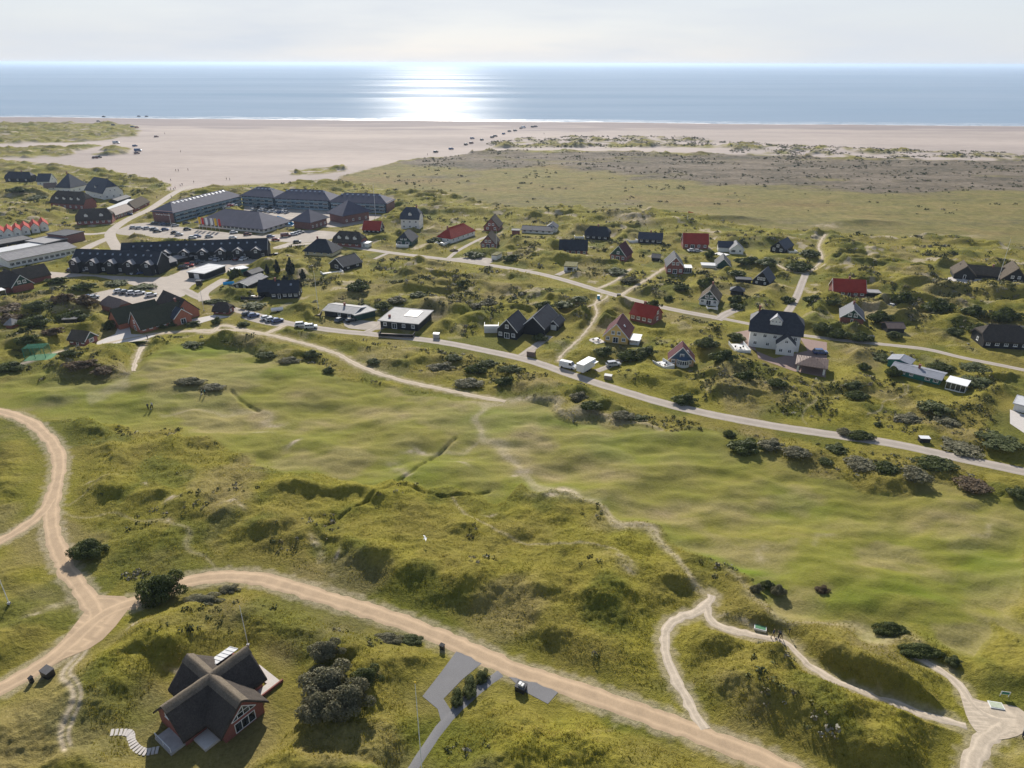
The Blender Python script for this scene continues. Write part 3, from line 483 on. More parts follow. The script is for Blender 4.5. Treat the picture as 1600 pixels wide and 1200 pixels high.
fair_poly=[(-40,600),(60,592),(150,596),(205,600),(225,560),(255,540),(340,534),(400,548),(520,592),(620,606),(740,630),(800,630),(900,655),(1100,690),(1300,745),(1620,800),(1620,1030),(1560,980),(1530,1040),(1440,1005),(1360,1010),(1290,975),(1210,945),(1160,900),(1050,850),(960,800),(880,775),(760,765),(640,755),(560,755),(450,728),(330,690),(210,672),(90,655),(30,640),(-40,625)]
beach_poly=[(-300,150),(1900,150),(1900,258),(1600,252),(1430,250),(1290,246),(1100,240),(940,236),(800,234),(730,239),(712,243),(690,247),(650,247),(600,258),(545,272),(520,284),(420,287),(335,290),(300,296),(262,298),(268,288),(200,273),(100,258),(30,252),(-300,250)]
isl=[[(770,226),(1150,228),(1150,231),(770,231)],[(-300,194),(60,192),(190,193),(222,199),(220,212),(170,218),(110,223),(60,225),(-300,225)],[(-300,233),(60,231),(150,226),(160,229),(120,236),(110,244),(50,247),(-300,245)],[(140,242),(170,230),(205,231),(206,238),(190,243),(150,243)],[(450,268),(500,262),(545,262),(535,268),(500,272),(455,274)]]
spk=[[(760,222),(810,216),(930,212),(1080,213),(1140,222),(1100,229),(960,231),(800,231),(762,229)],[(1140,222),(1400,232),(1620,240),(1620,252),(1430,250),(1290,245),(1140,238)]]
heath_poly=[(700,238),(800,234),(1100,240),(1300,246),(1620,252),(1900,258),(1900,310),(1620,300),(1400,300),(1250,296),(1100,285),(980,272),(880,264),(760,262),(620,262),(640,252)]
marsh_poly=[(520,284),(545,272),(600,258),(700,245),(1900,250),(1900,395),(1620,388),(1500,372),(1350,366),(1250,362),(1150,350),(1050,335),(900,330),(800,325),(700,305),(640,300)]
U,Vv=pix(X,Y,0.0)
pxm=np.clip((Vv-98)/11.5,3,99)/3.0
pu=U+pn(X/9,Y/9,3)*pxm*1.3+pn(X/35,Y/35,4)*pxm*1.6; pv=Vv+(pn(X/9,Y/9,5)*pxm+pn(X/35,Y/35,6)*pxm*1.4)*(.15+.85*sst(250,800,Vv))
def zone(poly,k=1.0):
    a=0
    for i,(ox,oy) in enumerate(((-.4,-.3),(.5,-.2),(0,.5))): a=a+pip(U+(pu-U)*k+ox*pxm*.5,Vv+(pv-Vv)*k+oy*pxm*.4,poly)
    return a/3.0
Zs=zone(beach_poly,.6); Zf=zone(fair_poly); Zh=zone(heath_poly); Zm=zone(marsh_poly)
nsp=fbm(X,Y,14,71,3,.6)
for p in isl: Zs=Zs*(1-zone(p,.7)*(sst(-.5,-.2,nsp)))
for p in spk: Zs=Zs*(1-zone(p,.7)*sst(.02,.12,nsp))
edge=sst(228,252,Vv)*(U>700)*sst(.12,.3,fbm(X,Y,22,81,3)); Zh=Zh*(1-.8*edge*(Vv<252)); Zs=np.maximum(Zs,.8*edge*(Vv<250)*Zh)
def blur(A,k):
    for ax in (0,1):
        for _ in range(2):
            c=np.cumsum(np.insert(np.pad(A,[(k,k) if i==ax else (0,0) for i in (0,1)],mode='edge'),0,0,axis=ax),axis=ax)
            A=(np.take(c,range(2*k+1,c.shape[ax]),axis=ax)-np.take(c,range(0,c.shape[ax]-2*k-1),axis=ax))/(2*k+1)
    return A
nz_=fbm(X*.6,Y,55,141,4,.65)
Zh=sst(.25,.75,blur(Zh,10)+.45*nz_)*(Zs<.5); Zm=np.clip(Zm+0,0,1)
Zs=np.where(Vv<256,sst(.3,.7,blur(Zs,3)+.28*fbm(X*.5,Y,20,143,3)),Zs)
Zwet=Zs*(1-sst(196,206,Vv+pn(X/160,Y/40,9)*9+pn(X/60,Y/20,12)*5-(U-800)*.004))*.9
shore_v=lambda u: 182+ (u-0)*14.5/1600
# distance masks
damp=np.ones(X.shape); rd=np.full(X.shape,20.0)
for nm,wd,mt,pl in roadw:
    d=segd(X,Y,pl,wd/2+9)-wd/2
    damp=np.minimum(damp,sst(.8 if wd>2 else .3,9 if wd>2 else 4,d)); rd=np.minimum(rd,np.maximum(d,0)) if mt not in('asphalt','street','greyasphalt') else rd
for nm,mt,pl in areaw:
    xs=[p[0] for p in pl]; ys=[p[1] for p in pl]
    m_=(X>min(xs)-12)&(X<max(xs)+12)&(Y>min(ys)-12)&(Y<max(ys)+12)
    ii=np.where(m_); x_=X[ii];y_=Y[ii]
    d=segd(x_,y_,pl+[pl[0]],9.0); d[pip(x_,y_,pl)]=0
    damp[ii]=np.minimum(damp[ii],sst(1.2,9,d))
HW=[]
for (nm,lb,A,B,D,wp,k) in H:
    a,b_,Lh,ux,uy,Dm=hworld(A,B,D); HW.append((a,b_,Lh,ux,uy,Dm)); c=(a+b_)/2+uy*Dm/2
    ext=6 if 'vols' in k else 0
    dx=X-c[0];dy=Y-c[1]; lx=np.abs(dx*ux[0]+dy*ux[1])-Lh/2-ext*.6; ly=np.abs(dx*uy[0]+dy*uy[1])-Dm/2-ext*.6
    d=np.hypot(np.maximum(lx,0),np.maximum(ly,0)); damp=np.minimum(damp,sst(1.5,9,d))
damp=np.minimum(damp,sst(10.5,17,np.hypot(X-FH[0]-1,Y-FH[1]+1)))
flat=np.maximum.reduce([Zs,Zm*.93,Zh*.9])
rough=(1-flat)*(1-Zf*.93)
fade=lambda a,b: 1-sst(a,b,Y)
big=fbm(X,Y,46,1,3,.5); mid=fbm(X,Y,17,21,3,.55); ridg=1-np.abs(fbm(X+mid*6,Y*1.35+big*5,28,31,2))*2.0
Z=rough*(1.0*np.maximum(big+.15,0)*2+1.3*np.maximum(mid+.1,0)+1.5*sst(.3,1,ridg)*sst(-.3,.3,big))
far=sst(150,260,Y); Z=Z*(1+.25*far)
Zfs=np.clip(blur(Zf,9)*1.3,0,1); Z=Z*(1-.9*Zfs); MZ=np.zeros(X.shape)
for (u,v,a,b,s_) in [(1390,985,130,60,.9),(1500,1030,110,50,.8),(1300,985,60,30,.5),(100,900,60,60,.5),(1180,930,60,30,.8),(700,800,120,40,.4)]: Z=Z*(1-s_*np.exp(-(((U-u)/a)**2+((Vv-v)/b)**2)*.8))
for (u,v,ru,rm,hh) in MOUNDS:
    cx,cy=G(u,v); rx=ru*CH/(F*.9)*math.hypot(cx*0,cy)/CH; rx=max(ru*math.hypot(cy*cP+CH*sP,0)/F,2)
    m_=(np.abs(X-cx)<rx*3.0)&(Y>cy-rm*3)&(Y<cy+rm*5); ii=np.where(m_)
    if not len(ii[0]): continue
    x_=X[ii];y_=Y[ii]; wob=pn(x_/6,y_/6,77)*1.2
    dx=(x_-cx+wob)/rx; dy=(y_-cy+wob); dy=np.where(dy<0,-dy/(rm*.6),dy/(rm*1.5))
    MZ[ii]=np.maximum(MZ[ii],hh*(.74 if v>690 else .8)*np.exp(-(dx**2)**1.1-(dy**1.35))*(1-.8*Zfs[ii]))
Z=Z*(1-.5*sst(0,2,MZ))+MZ
Z+=Zfs*(1.6*fbm(X,Y,34,41,2)+.75*fbm(X*.8,Y*1.4,13,43,3)); Z+=Zs*.25*fbm(X,Y,60,51,2)*(Y<900)+Zm*.35*fbm(X,Y,30,53,2)+Zh*.7*np.maximum(fbm(X,Y,16,55,2),0)
tus=rough*(.30*fbm(X,Y,3.4,61,2,.6)*fade(220,420)+.22*np.abs(pn(X/1.25,Y/1.25,63))*fade(110,190)+.10*pn(X/.62,Y/.62,64)*fade(75,125))
Z=np.where(Vv<178,0,Z)
Z=Z*damp+tus*np.clip(damp*1.4,0,1)
for pl in ([(712,686),(690,705),(672,718)],[(665,722),(640,742),(622,752),(620,762),(645,766),(670,773),(690,778),(730,775),(765,768)],[(560,800),(600,775),(615,768)],[(405,640),(375,625),(362,612)],[(505,830),(540,808),(575,790)]):
    d=segd(X,Y,[G(*p) for p in pl],3.0); Z-=.6*np.exp(-(d/.42)**2)
shy=np.array([G(u,shore_v(u))[1] for u in np.linspace(-600,2200,60)]); shx=np.array([G(u,shore_v(u))[0] for u in np.linspace(-600,2200,60)])
ys_=np.interp(X,shx,shy)+fbm(X,X*0,240,91,2)*10
Z=Z-np.clip((Y-(ys_-120))/120,0,4)*.9
def T(x,y):
    x=np.asarray(x,float);y=np.asarray(y,float)
    j=np.clip(np.log(np.maximum(y,Y0)/Y0)/math.log(Y1/Y0)*(NY-1),0,NY-1.001); i=np.clip((x/halfw(y)+1)/2*(NX-1),0,NX-1.001)
    j0=j.astype(int);i0=i.astype(int);fj=j-j0;fi=i-i0
    return (Z[j0,i0]*(1-fi)+Z[j0,i0+1]*fi)*(1-fj)+(Z[j0+1,i0]*(1-fi)+Z[j0+1,i0+1]*fi)*fj
def smp(A,x,y):
    j=np.clip(np.log(np.maximum(y,Y0)/Y0)/math.log(Y1/Y0)*(NY-1),0,NY-1).astype(int); i=np.clip((x/halfw(y)+1)/2*(NX-1),0,NX-1).astype(int); return A[j,i]
def S(u,v):
    """photo pixel -> point on the terrain"""
    d=ray(u,v); t=(CH-8)/-d[2]
    for _ in range(400):
        x,y,z=d[0]*t,d[1]*t,CH+d[2]*t
        if z<=float(T(x,y)): break
        t+=.25+ t*.0008
    return (x,y,float(T(x,y)))
# attributes
lushA=np.clip(sst(.15,.5,fbm(X,Y,20,101,3))*.8,0,1)*rough
LUSH=[(340,548,75,12,.75),(1560,880,70,40,.5),(420,590,80,14,.4),(120,615,90,14,.45),(1000,690,90,16,.4),(1150,885,60,14,1.0),(1210,915,30,14,1),(330,885,70,30,.9),(200,870,60,40,.9),(760,660,80,14,.55),(880,660,60,12,.7),(960,700,60,12,.5),(820,780,90,14,.6),(900,790,60,8,.7),(620,1000,70,20,.8),(720,1020,80,14,.8),(1300,665,60,8,.9),(100,590,80,6,.6),(1250,780,90,14,.4),(1560,900,60,20,.7),(1450,930,80,16,.6),(680,735,70,16,.5),(250,560,40,8,.3),(50,770,20,60,.4),(1090,1080,20,30,.6),(1050,1090,60,20,.8),(470,1000,30,60,.4),(430,1060,25,40,.5),(1340,945,60,20,.5),(1000,840,60,20,.5),(290,620,120,10,.3)]
DRY=[(800,640,50,10,.9),(820,665,60,16,.9),(760,665,40,14,.8),(900,690,80,16,.7),(860,720,70,20,.7),(640,655,70,12,.8),(760,640,60,10,.9),(850,700,60,22,.9),(800,690,50,20,.9),(900,740,120,18,.8),(1000,720,60,12,.5),(1080,790,140,14,.7),(1470,815,70,12,.9),(1550,830,60,20,.6),(390,650,50,10,.9),(500,665,60,8,.6),(330,640,60,8,.5),(470,630,60,8,.4),(1200,720,90,10,.4),(930,660,100,8,.9),(1040,680,80,8,.5),(620,700,60,10,.5),(120,600,60,8,.2),(1340,810,80,12,.5),(100,960,26,12,.9),(60,960,30,8,.8),(200,1010,50,10,.8),(1180,790,80,10,.4)]
def blob(L_):
    a=np.zeros(X.shape)
    for (u,v,ru,rv,s) in L_:
        d=((pu-u)/ru)**2+((pv-v)/rv)**2; a=np.maximum(a,s*np.exp(-d*.8))
    return a
LU=np.clip(np.maximum(lushA,blob(LUSH)),0,1); DR=np.clip(np.maximum(blob(DRY)*(.7+.6*fbm(X,Y,9,111,2)),np.maximum(.55*rough*sst(.2,.6,fbm(X,Y,26,113,3)),(.45*Zf)*sst(.05,.45,fbm(X*.7,Y,24,115,4,.6)))),0,1)
TRAILS=[([(765,625),(752,645),(748,670),(790,702),(830,745),(885,780),(940,797),(1000,838),(1060,888),(1110,932)],9,.5),([(960,800),(1010,840),(1062,885),(1112,932)],9,.65),([(116,1015),(117,1060),(122,1110),(133,1165)],12,.95),([(130,1012),(132,1060),(138,1110),(148,1150)],9,.9),([(800,628),(860,640),(940,655),(1040,675)],7,.55),([(780,625),(750,650),(755,680)],5,.5),([(760,680),(700,710),(660,715)],6,.35),([(740,790),(780,830),(860,870),(900,890),(960,895)],4,.5),([(990,820),(1030,860),(1080,900),(1112,932)],7,.5),([(940,790),(980,810),(1000,830)],6,.4),([(90,800),(180,815),(260,830),(320,855),(350,885)],4,.35),([(100,790),(160,760),(200,740)],3,.3),([(205,580),(190,610),(150,620)],10,.3),([(1120,895),(1180,930),(1300,985),(1400,1010),(1440,1030)],8,.35),([(1095,615),(1090,600)],3,.4),([(1292,590),(1280,625),(1265,650)],3,.4),([(1400,605),(1400,630),(1380,650)],3,.5),([(1450,590),(1420,605),(1402,620)],3,.5),([(0,380),(40,355),(80,330)],3,.5),([(1590,455),(1540,440),(1500,440)],2,.5),([(820,745),(870,775),(930,790)],9,.45),([(240,640),(330,630),(420,650)],5,.3)]
dirt=np.zeros(X.shape)
for pl,wd,s in TRAILS: 
    d=segd(pu,pv,smooth(pl,4),wd*2.5); dirt=np.maximum(dirt,s*np.exp(-(d/(wd*.62))**2))
SAND=[(800,628,22,5,.9),(770,634,20,4,.6),(665,713,16,3,1),(835,748,12,5,.9),(825,758,10,4,.8),(890,782,22,5,1),(640,735,14,3,.6),(740,733,10,2,.6),(935,787,14,3,.6),(265,793,12,5,1),(240,770,8,2,.9),(370,806,10,4,.9),(485,860,8,5,.6),(155,748,8,2,1),(100,748,4,6,.9),(530,860,5,5,.9),(1180,970,24,7,.7),(1120,960,16,6,.7),(1250,560,5,2,.3),(85,962,20,5,.8),(45,970,18,4,.8),(305,1085,6,3,.7),(198,1000,14,6,.8),(1300,905,4,4,0),(600,1095,10,5,.3),(650,715,10,3,.7),(415,650,14,3,.4),(390,668,14,3,.4),(955,905,14,8,.5),(775,790,8,2,.8),(450,683,9,2,.9),(545,890,8,3,.4),(1190,855,8,3,.3),(277,833,6,4,.4),(300,1052,8,4,.7),(945,1120,16,3,.4),(1560,1160,30,6,.5),(1280,830,8,3,.3),(1545,835,7,3,.3),(400,531,14,4,1),(375,1045,6,3,.4),(460,350,10,2,.4),(975,345,14,4,.8),(1000,350,12,3,.8),(1290,352,20,2,.6),(1480,370,40,2,.7)]
dirt=np.maximum(dirt,blob(SAND)*1.15*(.75+.8*fbm(X,Y,2.5,121,2)))
dirt=np.maximum(dirt,(1-sst(0,1.3,rd+pn(X/1.5,Y/1.5,5)*.8))*.55*rough)
dirt=np.maximum(dirt,.8*rough*sst(.55,.75,fbm(X,Y,13,131,4,.6))*sst(150,330,Y)); dirt=np.clip(dirt*(1-Zs),0,1)
# coarse skirt so the ground is one sheet reaching far out on every side
Xa=np.concatenate([X[:,:1]-np.array([2500,600,150])[None,:],X,X[:,-1:]+np.array([150,600,2500])[None,:]],1)
def padc(A): return np.concatenate([A[:,:1]]*3+[A]+[A[:,-1:]]*3,1)
Ya=padc(Y);Za=padc(Z)
rows=[-500,-100,0,30]; 
Yb=np.array(rows)[:,None]+0*Ya[:1]; Xb=np.repeat(Xa[:1],4,0); 
def padr(A): return np.concatenate([np.repeat(A[:1],4,0),A],0)
Xa=np.concatenate([Xb,Xa],0);Ya=np.concatenate([Yb,Ya],0);Za=padr(Za)
atts={}
for nm,chs in dict(zone=(Zs,Zf,Zh,LU),zone2=(Zm,Zwet,dirt,DR)).items():
    atts[nm]=np.stack([padr(padc(np.clip(c,0,1))) for c in chs],-1).astype(np.float32)
ny,nx=Xa.shape
me=bpy.data.meshes.new('ground'); co=np.stack([Xa,Ya,Za],-1).reshape(-1,3).astype(np.float32)
idx=np.arange(ny*nx).reshape(ny,nx); q=np.stack([idx[:-1,:-1],idx[:-1,1:],idx[1:,1:],idx[1:,:-1]],-1).reshape(-1,4).astype(np.int32)
def fastmesh(me,co,q,k):
    me.vertices.add(len(co)); me.vertices.foreach_set('co',co.ravel()); me.loops.add(q.size); me.loops.foreach_set('vertex_index',q.ravel())
    me.polygons.add(len(q)); me.polygons.foreach_set('loop_start',np.arange(0,q.size,k,dtype=np.int32)); me.update(calc_edges=True)
fastmesh(me,co,q,4); me.polygons.foreach_set('use_smooth',np.ones(len(q),bool))
for nm,a in atts.items():
    at=me.color_attributes.new(nm,'FLOAT_COLOR','POINT'); at.data.foreach_set('color',a.reshape(-1))
me.materials.append(MAT['ground']); tag(obj('ground',me),kind='structure')
# sea sheet
b_=MB(); b_.poly([(-90000,900,-.9),(90000,900,-.9),(90000,120000,-.9),(-90000,120000,-.9)],[(0,1,2,3)]); tag(b_.build('sea','sea'),kind='structure')
fx=np.linspace(-1500,1500,400); fy=np.interp(fx,shx,shy)+fbm(fx,fx*0,240,91,2)*10
for o_,w_ in ((2,9),(26,5),(48,4)):
    wv=pn(fx/60,fx*0+o_,5)*5+pn(fx/17,fx*0+o_,6)*2; b_=MB(); wd_=w_*(1+.6*pn(fx/40,fx*0+o_,8))
    vs=[];n_=len(fx)
    for i in range(n_): vs+=[(fx[i],fy[i]+o_+wv[i]-2,-.82),(fx[i],fy[i]+o_+wv[i]-2+max(wd_[i],1),-.82)]
    b_.poly(vs,[(2*i,2*i+2,2*i+3,2*i+1) for i in range(n_-1)]); tag(b_.build('surf','surf_foam'),kind='structure')
# road ribbons and paved sheets (each a few mm above the one below)
def ribbon(nm,wd,mt,pl,z):
    pts=[];acc=0
    P_=np.array(pl); seg=np.hypot(*np.diff(P_,axis=0).T); cum=np.concatenate([[0],np.cumsum(seg)]); n=max(int(cum[-1]/1.0),4)
    t=np.linspace(0,cum[-1],n); x=np.interp(t,cum,P_[:,0]);y=np.interp(t,cum,P_[:,1])
    for _ in range(3): x[1:-1]=(x[:-2]+2*x[1:-1]+x[2:])/4; y[1:-1]=(y[:-2]+2*y[1:-1]+y[2:])/4
    tx=np.gradient(x);ty=np.gradient(y);l=np.hypot(tx,ty);tx/=l;ty/=l
    am=.16 if mt in('asphalt','street','greyasphalt') else .55
    wl=wd/2+am*(pn(t/2.3,t*0+wd,1)+.6*pn(t/.9,t*0,2)); wr=wd/2+am*(pn(t/2.6,t*0+wd,3)+.6*pn(t/.8,t*0,4))
    vs=[];uv=[]
    for i in range(n):
        for s in (-1,-.5,0,.5,1):
            w_=(wl[i] if s<0 else wr[i])*s; X_=x[i]-ty[i]*w_;Y_=y[i]+tx[i]*w_; vs.append((X_,Y_,max(z,float(T(X_,Y_))+z*.6)-(.05+z*.5 if abs(s)==1 else 0))); uv.append(((s+1)/2,t[i]*.2))
    b=MB(); fs=[]
    for i in range(n-1):
        for k in range(4): fs.append((i*5+k,(i+1)*5+k,(i+1)*5+k+1,i*5+k+1))
    b.poly(vs,[f[::-1] for f in fs]); me=b.mesh(nm,mt,True); L_=me.uv_layers.new(name='UVMap')
    for lp in me.loops: L_.data[lp.index].uv=uv[lp.vertex_index]
    return tag(obj(nm,me),kind='structure')
def sheet(nm,mt,pl,z):
    from mathutils.geometry import tessellate_polygon
    q=smooth(pl+[pl[0]],3)[:-1] if mt not in('palepave','brickpave','greyasphalt') else pl
    tr_=tessellate_polygon([[Vector((x,y,0)) for x,y in q]]); fs=[]
    for a,b,c in tr_:
        cr_=(q[b][0]-q[a][0])*(q[c][1]-q[a][1])-(q[b][1]-q[a][1])*(q[c][0]-q[a][0]); fs.append((a,b,c) if cr_>0 else (a,c,b))
    k=MB(); k.poly([(x,y,z) for x,y in q],fs); me=k.mesh(nm,mt); me.uv_layers.new(name='UVMap')
    return tag(obj(nm,me),kind='structure')
for i,(nm,mt,pl) in enumerate(areaw): sheet(nm,mt,pl,.012+i*.0025)
for i,(nm,wd,mt,pl) in enumerate(roadw): ribbon(nm,wd,mt,pl,.03+i*.002)

# the air: one closed box of thin even haze round everything
mh=bpy.data.materials.new('haze_air'); mh.use_nodes=True; n_=mh.node_tree; n_.nodes.clear(); o_=N(n_,'ShaderNodeOutputMaterial'); pv_=N(n_,'ShaderNodeVolumePrincipled'); pv_.inputs['Density'].default_value=HAZE; pv_.inputs['Color'].default_value=(.62,.78,1,1); pv_.inputs['Anisotropy'].default_value=.3; n_.links.new(pv_.outputs[0],o_.inputs['Volume']); MAT['haze_air']=mh
b_=MB(); b_.box(-60000,60000,-1500,125000,-42,95); hz=b_.build('haze','haze_air'); tag(hz,kind='stuff')
# ------------------------------------------------------------------ building kit
WC={}
def winmesh(kind,w,h):
    key=(kind,round(w,1),round(h,1))
    if key in WC: return WC[key]
    f=MB(); t=.17 if kind!='g' else .14; d=.07
    f.box(-w/2,w/2,-d,0,0,t); f.box(-w/2,w/2,-d,0,h-t,h); f.box(-w/2,-w/2+t,-d,0,t,h-t); f.box(w/2-t,w/2,-d,0,t,h-t)
    if kind in 'wD': f.box(-.05,.05,-d+.01,0,t,h-t)
    if kind=='w': f.box(-w/2+t,-.05,-d+.01,0,h*.62,h*.62+.06); f.box(.05,w/2-t,-d+.01,0,h*.62,h*.62+.06); f.box(-w/2-.08,w/2+.08,-.14,0,-.09,-.003)
    if kind=='o':
        for k in (1,2): x=-w/2+w*k/3; f.box(x-.04,x+.04,-d+.01,0,t,h-t)
    p=MB(); p.box(-w/2+t,w/2-t,-.03,.02,t,h-t)
    WC[key]=(f.mesh('window','white_trim'),p.mesh('pane',{'g':'white_wall','G':'dark_plastic','d':'black_wood'}.get(kind,'glass')))
    return WC[key]
def opening(par,kind,x,y,z,ang,w,h,first=None):
    a,b=winmesh(kind,w,h)
    nm='window' if kind in 'wo' else 'door'
    o=obj(nm,a,par,(x,y,z),ang); obj('pane' if nm=='window' else 'door_panel',b,o)
SIZE=dict(w=(1.25,1.25,.95),D=(1.9,2.05,.12),d=(1.0,2.0,.1),o=(2.2,1.5,.7),g=(2.5,2.1,.08),G=(3.2,2.2,.08))
def rowof(par,spec,L_,wallpos,ang,z0,s=1.0):
    it=spec.split(); n=len(it)
    for i,k in enumerate(it):
        if k=='.': continue
        w_,h_,zz=SIZE[k]; w_=min(w_,L_/n*.8); w_*=s;h_*=s
        f=(i+.5)/n*L_-L_/2; x,y=wallpos(f); opening(par,k,x,y,z0+zz*s,ang,w_,h_)
def volume(par,cx,cy,L_,D,h,pitch,roof,ridge,wall,rm,ov=.5,th=.28,f0=1.2,barge=0,ribs=0,openw=False):
    """walls + roof; ridge p: along x, g: along y"""
    rot=1 if ridge=='g' else 0
    A_,B_=(D,L_) if rot else (L_,D)     # A_ ridge length, B_ span
    tn=math.tan(R(pitch)); rh=B_/2*tn
    w=MB(); hb=.0
    if roof=='flat':
        w.box(cx-L_/2,cx+L_/2,cy-D/2,cy+D/2,-f0,h); wo_=w.build('wall',wall,par)
        r=MB(); r.box(cx-L_/2-ov,cx+L_/2+ov,cy-D/2-ov,cy+D/2+ov,h+.004,h+.26)
        for x0,x1,y0,y1 in ((-L_/2-ov,L_/2+ov,-D/2-ov,-D/2-ov+.12),(-L_/2-ov,L_/2+ov,D/2+ov-.12,D/2+ov),(-L_/2-ov,-L_/2-ov+.12,-D/2-ov+.12,D/2+ov-.12),(L_/2+ov-.12,L_/2+ov,-D/2-ov+.12,D/2+ov-.12)): r.box(cx+x0,cx+x1,cy+y0,cy+y1,h+.262,h+.34)
        for k in range(ribs): x=cx-L_/2+(k+.5)*L_/ribs; r.box(x-.06,x+.06,cy-D/2,cy+D/2,h+.262,h+.31)
        ro=r.build('roof',rm,par); return wo_,ro,h+.3
    fr=.45 if roof=='halfhip' else (0 if roof=='hip' else 1)
    def wprof():
        t=.12; e=h-t*0
        if roof=='hip': return [(-B_/2,-f0),(B_/2,-f0),(B_/2,h-.05),(-B_/2,h-.05)]
        if roof=='halfhip': return [(-B_/2,-f0),(B_/2,-f0),(B_/2,h-.05),(B_/2*(1-fr),h+rh*fr-.08),(-B_/2*(1-fr),h+rh*fr-.08),(-B_/2,h-.05)]
        return [(-B_/2,-f0),(B_/2,-f0),(B_/2,h-.05),(0,h+rh-.08),(-B_/2,h-.05)]
    wo_=None
    if openw:
        for sx in (-1,1):
            for sy in (-1,1): w.box(cx+sx*(L_/2-.3)-.28,cx+sx*(L_/2-.3)+.28,cy+sy*(D/2-.3)-.28,cy+sy*(D/2-.3)+.28,-f0,h)
        w.box(cx-L_/2,cx+L_/2,cy-D/2,cy-D/2+.2,h-.35,h-.005); w.box(cx-L_/2+.6,cx+L_/2-.6,cy+D/2-.2,cy+D/2,-f0,h-.01); wo_=w.build('post','white_wall',par)
    else:
        w.prism(wprof(),-A_/2,A_/2,rot,cx,cy); wo_=w.build('wall',wall,par)
    # roof
    e=B_/2+ov; ze=h-ov*tn; ax=A_/2+(ov if roof!='gable' else ov*.7)
    ins=0 if roof=='gable' else ((1-fr)*e*.95 if roof=='halfhip' else min(e,A_/2+ov-.2))
    def P3(a,s,z): return (cx+a,cy+s,z) if not rot else (cx-s,cy+a,z)
    zr=ze+e*tn
    gs=e*(1-fr) if roof=='halfhip' else None
    top=[];fc=[]
    rx=[-ax+ins,ax-ins]
    if roof=='gable':
        top=[P3(-ax,-e,ze),P3(ax,-e,ze),P3(ax,e,ze),P3(-ax,e,ze),P3(-ax,0,zr),P3(ax,0,zr)]
        fc=[(0,1,5,4),(2,3,4,5)]; bd=[0,1,5,2,3,4]
    elif roof=='hip':
        top=[P3(-ax,-e,ze),P3(ax,-e,ze),P3(ax,e,ze),P3(-ax,e,ze),P3(rx[0],0,zr),P3(rx[1],0,zr)]
        fc=[(0,1,5,4),(2,3,4,5),(1,2,5),(3,0,4)]; bd=[0,1,2,3]
    else:
        zg=ze+(e-gs)*tn
        top=[P3(-ax,-e,ze),P3(ax,-e,ze),P3(ax,e,ze),P3(-ax,e,ze),P3(rx[0],0,zr),P3(rx[1],0,zr),P3(ax,-gs,zg),P3(ax,gs,zg),P3(-ax,gs,zg),P3(-ax,-gs,zg)]
        fc=[(0,1,6,5,4,9),(2,3,8,4,5,7),(6,7,5),(8,9,4)]; bd=[0,1,6,7,2,3,8,9]
    r=MB(); n_=len(top); lift=.14
    up=[(x,y,z+lift) for x,y,z in top]; dn=[(x,y,z+lift-th) for x,y,z in top]
    sk=[(bd[(i+1)%len(bd)],bd[i],bd[i]+n_,bd[(i+1)%len(bd)]+n_) for i in range(len(bd))]
    r.poly(up+dn,fc+[tuple(i+n_ for i in f[::-1]) for f in fc]+[s_[::-1] for s_ in sk])
    # ridge cap
    a0,a1=(-ax,ax) if roof=='gable' else (rx[0],rx[1])
    thk='thatch' in rm
    rw=.45 if thk else .16; zz=zr+lift
    if a1-a0>.5:
        pr=[(-rw,zz-rw*tn+.03),(0,zz+(.16 if thk else .06)),(rw,zz-rw*tn+.03),(0,zz-.1)][::-1]
        r.prism(pr,a0-.02,a1+.02,rot,cx,cy)
    for k in range(ribs):
        a=-ax+(k+.5)*2*ax/ribs
        for sgn in (-1,1):
            q=[P3(a-.05,sgn*e,ze+lift+.003),P3(a+.05,sgn*e,ze+lift+.003),P3(a+.05,0,zr+lift+.003),P3(a-.05,0,zr+lift+.003)]
            q2=[(x,y,z+.07) for x,y,z in q]; o_=[(0,1,2,3),(7,6,5,4),(0,4,5,1),(1,5,6,2),(2,6,7,3),(3,7,4,0)]
            r.poly(q+q2,o_)
    ro=r.build('roof',rm,par)
    if barge and roof=='gable':
        for a in (-ax-.04,ax-.02):
            b=MB()
            for sgn in (-1,1):
                q=[(sgn*e,ze+lift-.30),(0,zr+lift-.30-.0),(0,zr+lift+.04),(sgn*e,ze+lift+.04)]
                if sgn<0: q=q[::-1]
                b.prism(q[::-1],a,a+.06,rot,cx,cy)
            b.build('bargeboard','white_trim',par)
    return wo_,ro,zr+lift
def chimney(ro,x,y,z,s=.6,hh=1.2,m='brick_wall'):
    c=MB(); c.box(x-s/2,x+s/2,y-s/2,y+s/2,z-1.4,z+hh-.15); c.box(x-s/2-.07,x+s/2+.07,y-s/2-.07,y+s/2+.07,z+hh-.148,z+hh); c.build('chimney',m,ro)
